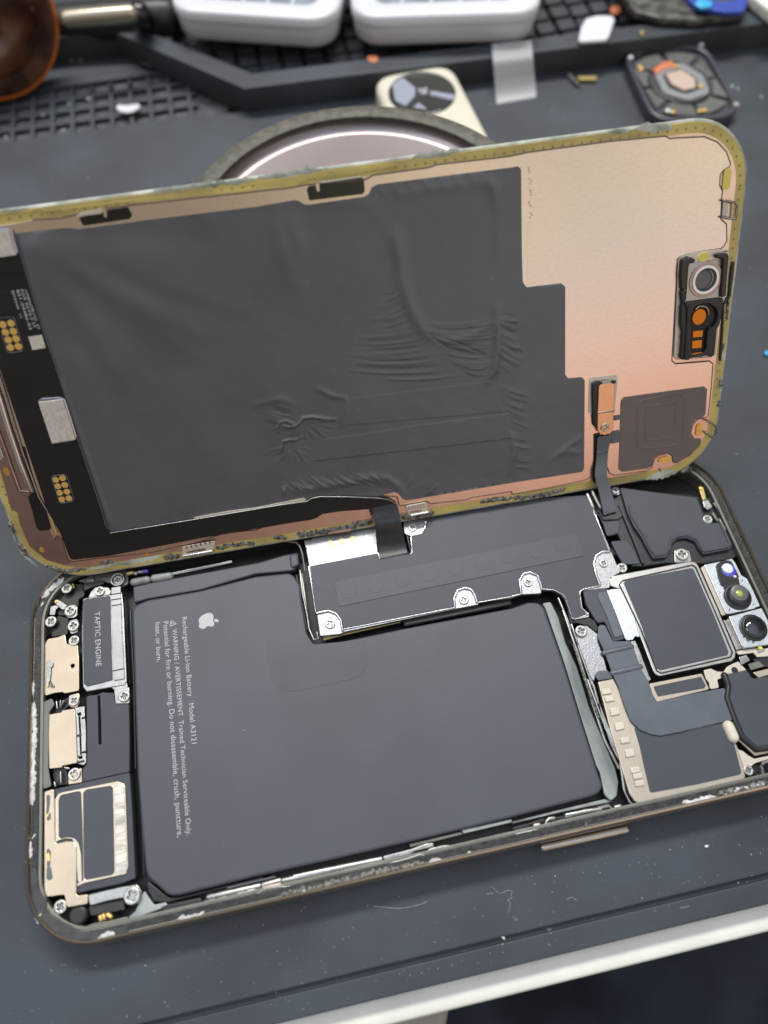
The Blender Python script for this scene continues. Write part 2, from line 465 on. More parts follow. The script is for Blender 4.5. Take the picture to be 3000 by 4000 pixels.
def text_mesh(body, p0, p1, z, lift, spacing=1.0, bold=0.0, tall=1.0):
    """flat lettering from baseline start p0 to baseline end p1 (mm)"""
    cu = bpy.data.curves.new('txt', 'FONT')
    cu.body = body; cu.size = 1.0; cu.space_character = spacing; cu.offset = bold
    cu.resolution_u = 3
    o = bpy.data.objects.new('txt', cu); COL.objects.link(o)
    dg = bpy.context.evaluated_depsgraph_get()
    me = bpy.data.meshes.new_from_object(o.evaluated_get(dg))
    bpy.data.objects.remove(o); bpy.data.curves.remove(cu)
    me.materials.clear()
    xs = [v.co.x for v in me.vertices]
    x0, x1 = min(xs), max(xs)
    d = Vector((p1[0] - p0[0], p1[1] - p0[1]))
    s = d.length / (x1 - x0)
    ang = math.atan2(d.y, d.x)
    me.transform(Matrix.Translation((p0[0], p0[1], z)) @ Matrix.Rotation(ang, 4, 'Z') @ Matrix.Scale(s, 4) @ Matrix.Scale(tall, 4, (0, 1, 0)) @ Matrix.Translation((-x0, 0, 0)))
    scaled(me, lift)
    return me

# ------------------------------------------------------------------ the opened phone (frame: mm, z = 0 at the rim)
phone = empty('opened_phone', loc=(0, 0, 0), label='opened phone body lying flat with battery and circuit boards exposed', cat='phone')

BW, BH, BR = 159.9, 76.7, 13.5
def ring3(inset, z, n=14):
    return [(x, y, z + LIFT) for x, y in rrect(BW - 2 * inset, BH - 2 * inset, max(BR - inset, 2.0), n)]

me = loft_mesh([ring3(i, z) for i, z in ((2.2, -7.55), (1.0, -7.2), (0.3, -6.4), (0.0, -5.2), (0.0, -2.2), (0.14, -1.1), (0.42, -0.4), (0.75, -0.08), (0.95, 0.0), (1.05, -0.12), (1.1, -1.0), (3.1, -1.1), (3.1, -5.8))], True, False)
housing = link_mesh('housing', scaled(me), M['titanium'], phone, 60)
me = prism_mesh([rrect(BW - 6.3, BH - 6.3, 10.3)], -5.6, 0.5, 0.05)
link_mesh('inner_floor', scaled(me, LIFT), M['tub'], phone)
me = prism_mesh([rrect(BW - 2.4, BH - 2.4, BR - 1.2), rrect(BW - 5.0, BH - 5.0, BR - 2.5)], -0.82, 0.2, 0.05)
link_mesh('sealing_ledge', scaled(me, LIFT), M['residue_black'], phone)
me = prism_mesh([rrect(BW - 5.05, BH - 5.05, BR - 2.5), rrect(BW - 6.3, BH - 6.3, BR - 3.1)], -0.98, 1.6, 0.12)
link_mesh('inner_ring', scaled(me, LIFT), M['inner_ring'], phone)

def bpath(spec, z): return [B(p, z) for p in px(spec)]
def bpath3(spec, z): return [(x, y, z) for x, y in bpath(spec, z)]
def bdeg(me, name, mat, parent=phone, smooth=50):
    return link_mesh(name, scaled(me, LIFT), M[mat], parent, smooth)

# torn adhesive on the ledge
res = [('A 540,790 620,690 740,590 830,520', 1.4), ('A 560,830 520,890', 0.8), ('B 365,300 360,470', 0.5), ('B 365,530 375,800 365,1000 355,1300 345,1650', 1.0),
       ('j 215,0 210,130 205,240', 1.1), ('j 195,470 190,560 180,660', 1.0), ('j 235,430 205,460', 0.6), ('C 450,960 560,870', 0.8), ('C 450,960 550,1020', 0.8),
       ('C 1240,1220 1380,1180 1530,1150', 1.2), ('X 400,700 450,690 500,690 580,670 620,640', 0.9), ('k 1110,620 1160,600 1205,595', 1.2), ('k 1370,555 1395,545', 1.0),
       ('G 200,2010 330,2000 480,1960 620,1930', 0.9), ('G 700,1920 900,1840 1100,1800 1260,1760', 0.7)]
for k, (s, w) in enumerate(res):
    link_mesh('adhesive_residue', scaled(blob_strip(bpath(s, -0.8), w, -0.84, 0.3, k * 3.1), LIFT), M['residue_white'], phone, 60)
for k, s in enumerate(('k 160,830 400,770 700,695 1090,615', 'G 640,1905 900,1850 1260,1755')):
    link_mesh('adhesive_residue', scaled(blob_strip(bpath(s, -0.8), 1.1, -0.84, 0.35, 50 + k * 3.1, 0.25), LIFT), M['residue_grey'], phone, 60)
link_mesh('debris_flake', scaled(prism_mesh([bpath('X 1405,485 1425,465 1460,488 1450,502 1408,508', -0.5)], -0.4, 0.3, 0.03), LIFT), surf('mint_flake', (0.42, 0.60, 0.55), 0.4), phone)

# volume button on the near side
p0 = B(px('L 400,1018')[0], -4.0); p1 = B(px('L 1470,782')[0], -4.0)
bdeg(tube_mesh([(p0[0], p0[1] - 0.2, -4), (p1[0], p1[1] - 0.2, -4)], 0.75, 12), 'side_button', 'titanium')

# screws: one steel head with a real cross recess, copied at each size
def screw_mesh():
    a, w = 0.56, 0.17
    cross = [(-w, a), (-w, w), (-a, w), (-a, -w), (-w, -w), (-w, -a), (w, -a), (w, -w), (a, -w), (a, w), (w, w), (w, a)]
    head = prism_mesh([circle((0, 0), 1.0, 24), fillet(cross, 0.06, 2)], 0.0, 0.42, 0.13, 2)
    head.materials.append(M['screw']); head.materials.append(M['screw_slot'])
    bm = bmesh.new(); bm.from_mesh(head)
    vs = [bm.verts.new((x, y, -0.30)) for x, y in circle((0, 0), 0.8, 16)]
    f = bm.faces.new(vs); f.material_index = 1
    bm.to_mesh(head); bm.free()
    return scaled(head)
SCREW = screw_mesh()
for p in SCREW.polygons: p.use_smooth = True
SCREW.set_sharp_from_angle(angle=math.radians(40))
proto = []
def screw(parent, xy, r, z, lift=LIFT, rot=None, name='screw', squash=1.0):
    if not proto:
        o = bpy.data.objects.new(name, SCREW); proto.append(o)
    else:
        o = proto[0].copy()
    o.name = name
    COL.objects.link(o); o.parent = parent
    o.location = (xy[0] * MM, xy[1] * MM, (z + lift) * MM)
    o.rotation_euler = (0, 0, random.uniform(0, 1.5) if rot is None else rot)
    o.scale = (r, r, r)
    return o
def bscrew(spec, rpx, z, parent=phone, rot=None):
    t = TILES[spec.split()[0]][2]
    c = px(spec)[0]
    return screw(parent, B(c, z), rpx / t / 18.3, z, rot=rot)

# ---- battery
ZB = -1.5
bat_out = 's 515,2388 530,2361 579,2342 784,2306 1000,2250 1128,2237 1148,2247 1172,2285 1181,2362 1201,2490 1225,2524 1253,2522 1573,2455 2000,2374 2062,2352 2100,2352 2124,2368 2199,2579 2271,2814 2330,3000 2356,3072 2338,3101 2301,3114 2000,3193 1600,3290 1300,3358 982,3428 702,3498 659,3500 577,3428 567,3395 553,3250 536,3030'
pts = Bp(bat_out, ZB)
me = prism_mesh([fillet(pts, 2.6, 6)], ZB, 4.0, 0.55, 3)
battery = link_mesh('battery', scaled(me, LIFT), M['battery'], phone, 60)
bplate('battery_flap', 'g 862,484 1000,452 1659,330 h 0,332 180,280 270,262 272,330 250,372 215,382 0,400 g 1300,504 960,562 866,588', -2.0, 2.2, 'battery', battery, 0.4, 0.3)
bplate('battery_flap', 'h 215,278 272,265 280,340 238,362 222,348', -1.55, 1.6, 'window', battery, 0.5, 0.4)
# edge of the cell's wrapper along the near side and at its left
bplate('wrap_corner', 'X 150,390 330,528 420,522 1000,378 1100,352 1100,385 420,552 320,575 205,565 160,480', -3.0, 1.5, 'plastic_black', battery, 0.4, 0.2)
def ink(name, body, s0, s1, z, mat, parent, sp=1.0, dis=False, bold=0.0, tall=1.0):
    f = D if dis else B
    a = f(px(s0)[0], z); b_ = f(px(s1)[0], z)
    me = text_mesh(body, a, b_, z, 0 if dis else LIFT, sp, bold, tall)
    return link_mesh(name, me, M[mat], parent, None)
ZI = ZB + 0.03
ink('lettering', 'Rechargeable Li-ion Battery   Model A3121', 'g 1180,684', 'g 1243,1504', ZI, 'white_ink', battery, 1.03)
ink('lettering', 'WARNING / AVERTISSEMENT  Trained Technician Serviceable Only.', 'g 1117,762', 'j 1209,440', ZI, 'white_ink', battery, 1.03)
ink('lettering', 'Potential for fire or burning. Do not disassemble, crush, puncture,', 'g 1058,712', 'j 1150,450', ZI, 'white_ink', battery, 1.03)
ink('lettering', 'heat, or burn.', 'g 1006,718', 'g 1016,972', ZI, 'white_ink', battery, 1.03)
tri_o = Bp('N 538,1478 566,1402 645,1440', ZI); tri_i = Bp('N 553,1466 571,1419 622,1443', ZI)
tri_o = Bp('g 1100,744 1106,702 1148,724', ZI)
cx = sum(p[0] for p in tri_o) / 3; cy = sum(p[1] for p in tri_o) / 3
tri_i = [(cx + (x - cx) * 0.68, cy + (y - cy) * 0.68) for x, y in tri_o]
plate('warning_mark', tri_o, ZI, 0.03, M['white_ink'], battery, 0.12, 0.005, [tri_i], 0.05)
ex = B(px('g 1108,724')[0], ZI); ey = B(px('g 1128,724')[0], ZI)
plate('warning_mark', [(ex[0], ex[1] + .06), (ey[0], ey[1] + .06), (ey[0], ey[1] - .06), (ex[0], ex[1] - .06)], ZI, 0.03, M['white_ink'], battery, 0.02, 0.004)
bplate('logo', 'N 915,1400 930,1370 965,1338 1010,1315 1050,1305 1085,1315 1103,1335 1110,1362 1103,1392 1108,1415 1118,1440 1115,1470 1095,1485 1070,1485 1045,1478 1025,1483 1008,1497 995,1515 960,1513 930,1500 915,1485 925,1455 920,1425', ZI, 0.04, 'white_ink', battery, 0.35, 0.006)
bplate('logo', 'N 1113,1400 1120,1387 1145,1385 1165,1395 1180,1418 1160,1428 1135,1425 1118,1412', ZI, 0.04, 'white_ink', battery, 0.2, 0.006)
# faint bonded patch near the battery's inner corner
bplate('patch', 'h 60,700 100,640 180,615 290,600 320,780 370,860 560,840 700,820 725,930 715,1010 680,1060 600,1090 240,1165 160,1150 100,1080 75,950', ZB + 0.04, 0.05, 'stain', battery, 1.0, 0.02)
# pale adhesive strip on the battery's right side, loose black films around
bplate('adhesive_strip', 'i 196,592 250,580 300,680 345,840 420,1000 500,1260 600,1500 668,1659 l 690,90 680,180 640,215 600,170 570,30 i 545,1640 450,1340 330,950 215,620', -2.3, 1.0, 'strip_clear', battery, 0.6, 0.2)
bplate('adhesive_strip', 'l 0,345 300,272 600,202 650,212 640,220 300,290 0,362', -3.2, 0.6, 'strip_clear', battery, 0.3, 0.1)
for s, w in (('i 330,640 440,960 520,1240 600,1480 690,1659', 0.35), ('i 300,560 360,700 380,760', 0.3), ('i 490,1090 560,1280 650,1520 720,1659', 0.3)):
    bdeg(tube_mesh(bpath3(s, -2.4), w, 8), 'metal_edge', 'silver')
for s in ('i 400,860 470,1080 560,1330', ):
    bdeg(tube_mesh(bpath3(s, -1.9), 0.25, 8), 'metal_edge', 'residue_grey')
# shiny film edges left of the battery
for s in ('g 845,640 852,800 868,1100 880,1659', 'j 905,120 925,420 935,690', 'h 262,410 300,600 330,760'):
    bdeg(tube_mesh(bpath3(s, -2.2), 0.22, 8), 'film_edge', 'plastic_black')

# ---- central shield over the main board
shield = bplate('board_shield', 'h 325,240 370,150 745,95 775,90 792,303 800,308 1005,272 1012,268 1002,155 962,140 955,60 1095,40 1095,-40 i 500,-110 540,5 640,250 702,390 640,425 632,492 460,510 445,525 458,620 497,655 502,680 395,700 345,565 320,535 265,508 190,505 190,528 65,535 h 1659,556 1442,588 1442,600 1310,625 572,777 550,790 415,805 395,660 345,350', -1.35, 1.2, 'silver_grain', phone, 0.35, 0.1)
bplate('cover_film', 'h 350,350 792,266 803,301 1003,272 1013,264 1004,155 1075,142 1097,100 1103,20 1103,-40 i 500,-110 533,15 626,252 580,258 545,280 528,330 560,440 575,474 460,497 437,525 450,620 488,658 395,692 350,560 325,526 270,500 195,493 188,470 165,410 115,390 70,400 48,440 62,528 h 1659,545 1437,580 1415,530 1390,500 1350,490 1305,505 1280,540 1278,570 1286,614 566,754 552,700 522,660 470,640 392,652', -1.2, 0.12, 'black_cover', shield, 0.4, 0.04)
tape = bplate('tape_strip', 'h 505,452 1000,352 1659,222 i 415,132 470,283 0,378 h 1659,380 1100,495 540,612', -1.08, 0.10, 'window', shield, 0.15, 0.03)
dm = []
for k in range(9):
    c = px('h 600,512')[0]; e = px('i 330,215')[0]
    u = k / 8
    q = B((c[0] + (e[0] - c[0]) * u, c[1] + (e[1] - c[1]) * u), -1.05)
    dm.append(prism_mesh([circle(q, 1.75, 24)], -1.05, 0.045, 0.02, 2))
link_mesh('dimple', scaled(join_meshes(dm), LIFT), surf('dark_dimple', (0.044, 0.048, 0.060), 0.42, spec=0.5), tape)
for s in ('h 483,200', 'h 553,187', 'h 624,175'):
    c = B(px(s)[0], -1.2)
    me = prism_mesh([circle(c, 0.58, 20, 0.82), circle(c, 0.34, 20, 0.5)], -1.2, 0.2, 0.06)
    ct = link_mesh('contact', scaled(me, LIFT), M['gold'], shield)
    link_mesh('contact_pin', scaled(prism_mesh([rrect(0.42, 0.85, 0.12, 4, c[0], c[1])], -1.15, 0.25, 0.08), LIFT), M['silver'], ct)
for s, r in (('h 480,722', 33), ('h 1347,568', 31), ('h 1015,97', 30), ('i 105,455', 29), ('i 595,330', 29)):
    bscrew(s, r, -1.05, shield)
# shoulder rims pressed round the screw tabs
for s in ('h 395,656 470,640 520,660 550,700 562,765', 'h 1288,612 1282,560 1305,508 1350,492 1395,502 1420,540 1432,582', 'i 60,530 48,445 72,402 115,390 165,410 185,465 193,500', 'i 570,470 545,410 528,335 545,282 585,258 630,255', 'h 1004,155 1072,140 1096,100 1100,50'):
    bdeg(tube_mesh(bpath3(s, -1.22), 0.32, 8), 'pressed_rim', 'silver_line', shield)
for s in ('h 792,268 802,304', 'h 1004,160 1012,262 1000,272', 'h 342,352 388,650', 'h 568,760 1286,620', 'h 1440,586 1659,548', 'i 0,545 60,532', 'i 196,499 270,505 328,532 348,560', 'i 460,500 572,478', 'i 440,540 440,516 462,500', 'i 484,664 496,656', 'i 388,684 404,694', 'i 540,20 630,252'):
    bdeg(tube_mesh(bpath3(s, -1.2), 0.16, 8), 'shield_edge', 'silver_line', shield)
# dark flex connectors tucked under the shield's right flank
bplate('connector_block', 'i 460,512 610,488 625,510 700,700 740,820 660,842 612,735 600,712 560,720 540,700 480,600', -1.5, 1.2, 'window', phone, 0.5, 0.2)
bplate('connector_block', 'i 560,520 610,515 640,560 690,690 720,800 665,815 625,700 585,610 560,560', -1.25, 0.4, 'flex_blue', phone, 0.5, 0.1)
bplate('connector_block', 'i 350,570 395,690 480,665 540,705 570,770 545,780 500,740 420,720 380,720', -1.7, 1.2, 'plastic_black', phone, 0.5, 0.2)
# small bits at the shield's upper left corner
bplate('latch', 'h 310,182 352,175 356,222 322,232', -1.4, 1.4, 'silver', phone, 0.15, 0.1)
bdeg(tube_mesh(bpath3('h 0,205 100,193 200,190 262,198 285,225 300,270 318,380', -1.0), 0.2, 8), 'metal_edge', 'inner_ring')
bdeg(tube_mesh(bpath3('h 285,380 300,520 330,660 345,760 375,830 405,820 395,780', -2.4), 0.22, 8), 'metal_edge', 'silver')
bplate('metal_strip', 'h 285,400 300,395 345,720 332,728', -3.0, 0.6, 'silver', phone, 0.1, 0.1)
for s, z in (('h 430,800 540,785 800,735 930,705 940,715 560,800 440,832', -2.6),):
    bplate('gold_strip', s, z, 0.5, 'brass', phone, 0.2, 0.1)
bplate('black_case', 'h 955,700 1290,628 1659,560 1659,600 1300,672 958,742', -2.4, 1.6, 'plastic_black', phone, 0.3, 0.4)

# ---- left column: screws, contact springs, speaker parts
bplate('antenna_flex', 'A 690,760 760,620 960,600 1085,600 1090,760 1020,800 990,1010 760,1010 640,890', -2.8, 0.8, 'plastic_brown', phone, 0.5, 0.15)
bplate('antenna_flex', 'A 740,1010 900,1040 870,1150 880,1260 660,1290 680,1180', -2.6, 0.8, 'plastic_brown', phone, 0.5, 0.15)
bplate('contact_tab', 'A 760,805 870,880 830,935 800,930 700,840 710,805', -1.6, 0.3, 'silver', phone, 0.3, 0.08)
bplate('contact_tip', 'A 700,815 745,800 752,830 712,850', -1.4, 0.3, 'gold', phone, 0.3, 0.1)
bplate('contact_tab', 'A 650,890 740,872 760,905 725,930 708,1005 640,1000', -1.9, 0.3, 'silver', phone, 0.2, 0.08)
bplate('contact_tab', 'A 900,870 965,868 1000,900 1000,1010 960,1040 880,1040 820,980', -1.75, 0.4, 'silver', phone, 0.4, 0.1)
bplate('contact_tab', 'A 900,1075 990,1050 1030,1120 1000,1230 915,1250 880,1160', -1.8, 0.4, 'silver', phone, 0.4, 0.1)
for s, r in (('A 860,655', 72), ('A 905,945', 76), ('A 655,1085', 76), ('A 945,1140', 76), ('A 955,1332', 70), ('A 1290,690', 68)):
    bscrew(s, r, -1.35)
bscrew('A 1525,545', 62, -2.0)
c = B(px('A 1520,540')[0], -1.7)
link_mesh('screw_collar', scaled(prism_mesh([circle(c, 1.65, 28), circle(c, 1.15, 28)], -1.6, 0.8, 0.2, 2), LIFT), M['silver'], phone)
bplate('ring_shelf', 'A 1000,560 1240,480 1659,420 1659,600 1560,640 1330,560 1090,580', -2.4, 0.8, 'inner_ring', phone, 0.5, 0.1)
c = B(px('A 1165,550')[0], -2.2)
link_mesh('boss', scaled(prism_mesh([circle(c, 1.1, 24)], -2.0, 0.8, 0.3, 3), LIFT), M['silver'], phone)
bplate('rubber_tab', 'A 1080,580 1330,550 1350,600 1200,640 1090,690', -1.7, 0.6, 'plastic_black', phone, 0.3, 0.1)
bplate('haptic_bracket', 'A 1140,780 1180,700 1240,640 1400,645 1440,700 1420,740', -1.75, 0.3, 'silver', phone, 0.3, 0.08)
bplate('green_wire_end', 'A 925,600 955,595 965,650 930,660', -2.0, 0.4, 'lens_green', phone, 0.1, 0.08)

cream_a = bplate('speaker_bracket', 's 187,2495 229,2487 252,2477 256,2489 259,2514 304,2520 306,2552 308,2564 309,2698 253,2709 242,2704 213,2707 177,2718 172,2709 170,2586 170,2522', -1.55, 0.8, 'cream', phone, 0.4, 0.12, [circle(B((283, 2601), -1.55), 0.42, 16)], 0)
bplate('contact_spring', 'B 495,100 530,80 570,100 568,145 550,160 548,220 540,290 518,355 490,345 500,240 505,150', -1.2, 0.25, 'silver', cream_a, 0.3, 0.08)
bplate('contact_tip', 'B 495,345 522,342 522,362 497,364', -1.05, 0.2, 'gold', cream_a, 0.2, 0.05)
bplate('spring_slot', 'B 548,290 575,350 595,355 590,380 560,385 540,360', -1.50, 0.08, 'speaker_film', cream_a, 0.2, 0.02)
cream_b = bplate('port_shield', 'B 520,665 665,640 665,620 800,600 812,650 835,1190 670,1222 670,1240 530,1255 520,900', -1.45, 1.2, 'cream', phone, 0.25, 0.12)
conn = bplate('port_connector', 'B 805,590 910,575 916,690 925,800 930,1190 900,1215 835,1200 820,700', -1.7, 1.0, 'silver', phone, 0.2, 0.12, ['B 835,655 870,645 875,672 838,680', 'B 848,690 862,688 872,880 858,884', 'B 858,905 872,902 878,1105 866,1110', 'B 845,1120 885,1112 886,1140 848,1146'], 0.05)
for s in ('B 890,705 915,698', 'B 895,1075 925,1068', 'B 840,895 870,888', 'B 830,1185 900,1170'):
    bdeg(tube_mesh(bpath3(s, -1.65), 0.22, 6), 'notch', 'plastic_black', conn)
bplate('black_board', 'B 930,465 1050,450 1100,425 1230,430 1242,545 1392,548 1400,950 1398,1290 1200,1330 890,1400 886,1250 925,1215 935,1190 932,700', -2.0, 1.6, 'black_cover', phone, 0.5, 0.2, ['B 1055,470 1075,460 1085,700 1090,980 1076,992 1064,985'], 0.1)
bplate('grey_cable', 'B 470,530 560,490 585,560 530,640 522,860 520,1250 552,1440 470,1472 432,1250 438,700', -1.25, 0.5, 'cable_grey', phone, 0.4, 0.12)
bplate('gap_filler', 'B 580,560 740,480 740,580 660,640 540,660', -2.6, 0.8, 'plastic_black', phone, 0.2, 0.1)
bplate('gap_filler', 'B 560,1260 720,1240 735,1420 590,1440', -2.6, 0.8, 'plastic_black', phone, 0.2, 0.1)
for s in ('B 610,530 620,600', 'B 655,520 650,600 690,520', 'B 655,1290 660,1400', 'B 590,1400 600,1440', 'B 700,1240 745,1250'):
    bdeg(tube_mesh(bpath3(s, -1.9), 0.25, 8), 'metal_edge', 'silver')
bplate('screw_tab', 'B 745,460 855,430 860,530 830,590 770,590 735,560', -1.75, 0.4, 'gold_plate', phone, 0.4, 0.1)
bplate('screw_tab', 'B 735,1350 760,1260 880,1245 888,1400 735,1425', -1.75, 0.4, 'cream', phone, 0.3, 0.1)
bplate('screw_tab', 'B 1230,400 1395,370 1400,530 1390,548 1245,550', -1.85, 0.4, 'silver', phone, 0.3, 0.1)
for s, r in (('B 795,517', 55), ('B 798,1310', 63), ('B 1338,468', 60)):
    bscrew(s, r, -1.4)

# loudspeaker module at the near left corner
spk_base = bplate('loudspeaker', 'j 345,138 530,95 840,28 858,300 878,715 790,748 500,812 490,700 470,480 360,490', -1.9, 2.2, 'black_cover', phone, 0.4, 0.15)
bplate('speaker_bracket', 'j 285,152 347,133 352,200 357,490 430,475 480,480 497,512 495,828 570,818 570,882 432,905 416,822 300,838 285,800', -1.45, 0.7, 'cream', spk_base, 0.5, 0.14)
frame_o = 'j 355,202 376,166 400,156 760,85 800,97 812,120 832,640 818,688 545,748 498,770 497,745 526,735 520,560 505,490 480,460 430,458 380,470 357,488'
bplate('speaker_frame', frame_o, -1.6, 0.6, 'gold_plate', spk_base, 0.4, 0.12, ['j 380,212 392,178 522,150 529,300 540,728 510,738 497,560 490,490 470,452 430,448 382,462', 'j 540,162 560,142 715,118 729,132 740,672 725,692 560,724 544,716'], 0.6)
bplate('mesh_window', 'j 536,155 560,138 718,114 733,130 744,674 728,696 556,730 541,720', -1.72, 0.5, 'window', spk_base, 0.6, 0.05)
bplate('mesh_window', 'j 374,212 388,172 526,146 533,300 545,730 505,745 492,560 485,495 468,458 430,452 376,468', -1.8, 0.5, 'window', spk_base, 0.6, 0.05)
sp = []
for k in range(9):
    u0, u1 = k / 9 + 0.004, (k + 1) / 9 - 0.004
    a0, a1 = Vector((742, 112)), Vector((752, 692)); b0, b1 = Vector((800, 100)), Vector((822, 672))
    q = [a0.lerp(a1, u0), b0.lerp(b1, u0), b0.lerp(b1, u1), a0.lerp(a1, u1)]
    sp.append(prism_mesh([[B((p.x / 1.659, 3000 + p.y / 1.659), -1.5) for p in q]], -1.5, 0.25, 0.06))
link_mesh('ribbed_strip', scaled(join_meshes(sp), LIFT), surf('ribbed_silver', (0.62, 0.58, 0.50), 0.4, metal=0.8, var=0.35, vscale=700, stretch=(0.15, 1, 1), bump=0.6, bscale=1500), spk_base)
for s, tip in (('j 300,175 325,175 322,240 312,300 298,300 302,240', 'j 295,296 312,298 312,318 296,318'), ('j 302,640 330,640 342,715 318,732 300,715', 'j 300,555 318,548 326,600 308,610')):
    bplate('spring_slot', s, -1.42, 0.06, 'flex_grey', spk_base, 0.3, 0.02)
    bplate('contact_tip', tip, -1.35, 0.25, 'gold', spk_base, 0.2, 0.06)
bplate('spring_slot', 'j 300,530 318,522 332,545 326,640 302,640 306,590', -1.44, 0.03, 'speaker_film', spk_base, 0.3, 0.01)
bplate('spring_slot', 'j 318,300 330,285 330,330 312,345 300,330', -1.44, 0.03, 'speaker_film', spk_base, 0.2, 0.01)
bplate('clamp_bar', 'j 560,822 780,772 890,755 918,800 905,878 812,886 802,842 700,862 582,895', -1.75, 0.9, 'silver', phone, 0.4, 0.2)
bplate('clamp_shade', 'j 570,892 800,848 812,920 640,955 585,960', -2.6, 0.8, 'plastic_brown', phone, 0.3, 0.2)
bscrew('j 853,828', 47, -1.3)
bscrew('j 388,900', 37, -1.9)
c = B(px('j 500,955')[0], -2.0)
link_mesh('rubber_boss', scaled(prism_mesh([circle(c, 1.9, 28)], -2.0, 2.0, 0.7, 3), LIFT), M['plastic_black'], phone)
for s in ('j 650,965 655,985', 'j 672,955 677,975', 'j 700,950 720,965'):
    bdeg(tube_mesh(bpath3(s, -2.2), 0.45, 8), 'gold_contact', 'gold')

# haptic motor
hm = bplate('haptic_motor', 'A 1070,800 1100,780 1425,738 1575,700 1600,900 g 822,1105 800,1125 700,1140 560,1165 535,1135 528,800', -1.75, 2.6, 'silver', phone, 0.4, 0.2)
bplate('motor_label', 'g 540,572 560,562 714,542 718,800 727,1088 565,1130 542,1112 536,800', -1.55, 0.3, 'black_cover', hm, 0.35, 0.06)
bplate('silver_strip', 'g 720,490 780,480 783,560 790,800 806,1080 738,1092 730,1000 722,700', -1.45, 0.4, 'strip_silver', hm, 0.2, 0.1)
for k, s in enumerate(('g 720,535 782,525', 'g 722,570 783,560', 'g 724,608 786,598', 'g 733,1030 800,1015')):
    bdeg(tube_mesh(bpath3(s, -1.42), 0.12, 6), 'crease', 'plastic_black', hm)
ink('lettering', 'TAPTIC ENGINE', 'g 613,650', 'g 622,1003', -1.52, 'white_ink', hm, 1.06)
bplate('motor_foot', 'g 715,1130 820,1105 828,1140 745,1160', -1.9, 0.5, 'silver', hm, 0.2, 0.1)

# ---- silver rods and switch parts along the near side
for s, r in (('X 655,528 1065,438', 0.72), ('X 1095,430 1230,394', 0.68), ('X 1258,395 1659,305 k 250,700 500,655 810,592', 0.72)):
    bdeg(tube_mesh(bpath3(s, -2.2), r, 12), 'metal_rod', 'silver')
bplate('dark_cap', 'X 262,610 330,582 580,530 600,545 590,580 420,625 300,660 268,645', -1.5, 1.5, 'plastic_black', phone, 0.6, 0.35)
bplate('grey_pad', 'X 798,447 1190,355 1204,372 1000,415 800,465', -2.4, 0.6, 'flex_grey', phone, 0.2, 0.15)
for s, r, m in (('X 660,560 700,552', 0.5, 'silver'), ('X 730,545 790,532', 0.5, 'silver'), ('X 850,525 890,515', 0.35, 'residue_white'), ('X 905,512 960,500', 0.6, 'residue_white'), ('X 985,495 1015,487', 0.75, 'residue_white'), ('X 1030,490 1050,485', 0.35, 'silver'), ('X 1095,452 1235,425', 0.5, 'copper_dark'), ('X 480,612 590,590', 0.4, 'inner_ring'), ('X 600,590 640,565', 0.5, 'inner_ring')):
    bdeg(tube_mesh(bpath3(s, -2.0), r, 8), 'switch_part', m)
for s, m, z in (('k 822,572 1000,528 1100,490 1150,485 1155,510 1030,540 1000,560 830,600', 'silver', -1.8), ('k 990,490 1330,410 1345,430 1000,515', 'inner_ring', -2.6), ('k 1090,545 1130,520 1220,500 1300,500 1500,455 1560,430 1540,480 1210,545 1110,570', 'silver', -1.6), ('k 1330,400 1659,330 1659,352 1345,425', 'strip_clear', -2.4), ('l 0,385 110,358 120,400 20,415', 'plastic_black', -1.6), ('l 190,330 215,325 210,350 110,375 105,360', 'plastic_black', -1.8)):
    bplate('switch_plate', s, z, 0.7, m, phone, 0.3, 0.15)
for s, r in (('L 250,795 430,765 445,690 480,655 545,650', 0.42), ('L 700,630 1250,485 1295,540 1380,555 1460,520', 0.42), ('L 460,780 540,790 880,715 1100,660 1290,580', 0.3), ('L 545,760 555,725 580,745 680,715', 0.38), ('L 830,680 900,665', 0.4), ('L 1040,640 1080,605 1140,590 1170,620 1110,635', 0.36), ('L 1340,510 1400,495', 0.5), ('L 290,745 350,735', 0.5), ('L 480,720 680,670', 0.25), ('L 700,610 860,580 950,560 1150,530', 0.5)):
    bdeg(tube_mesh(bpath3(s, -1.7), r, 8), 'switch_spring', 'silver')
bplate('switch_plate', 'L 560,640 690,615 700,650 570,680', -1.5, 0.5, 'plastic_black', phone, 0.2, 0.1)
bplate('switch_plate', 'L 760,655 1150,560 1160,590 770,690', -1.8, 0.4, 'plastic_black', phone, 0.2, 0.1)
bdeg(tube_mesh(bpath3('L 0,884 40,875 60,852 260,812 430,780 470,790 520,798 960,706 1290,600 1340,575 1560,520 1620,535 1659,530', -1.0), 0.18, 8), 'ledge_edge', 'silver')
bdeg(tube_mesh(bpath3('k 0,818 60,780 150,768 200,770 350,740 700,660 980,590 1060,560 1100,570 1200,575 1300,555 1540,490 1600,450 1659,440', -1.0), 0.18, 8), 'ledge_edge', 'silver')
bplate('splice', 'L 940,715 970,708 975,760 1000,770 990,790 955,785', -0.7, 0.12, 'residue_grey', phone, 0.1, 0.03)

bplate('corner_shelf', 'C 470,300 485,450 500,560 540,650 612,690 590,830 640,910 720,935 800,990 900,1035 980,1090 1030,1110 1250,1130 1430,1078 1560,1060 1659,1040 1659,1160 1300,1235 900,1235 640,1130 490,990 410,800 385,500 385,300', -0.72, 0.5, 'shelf', phone, 0.5, 0.15)
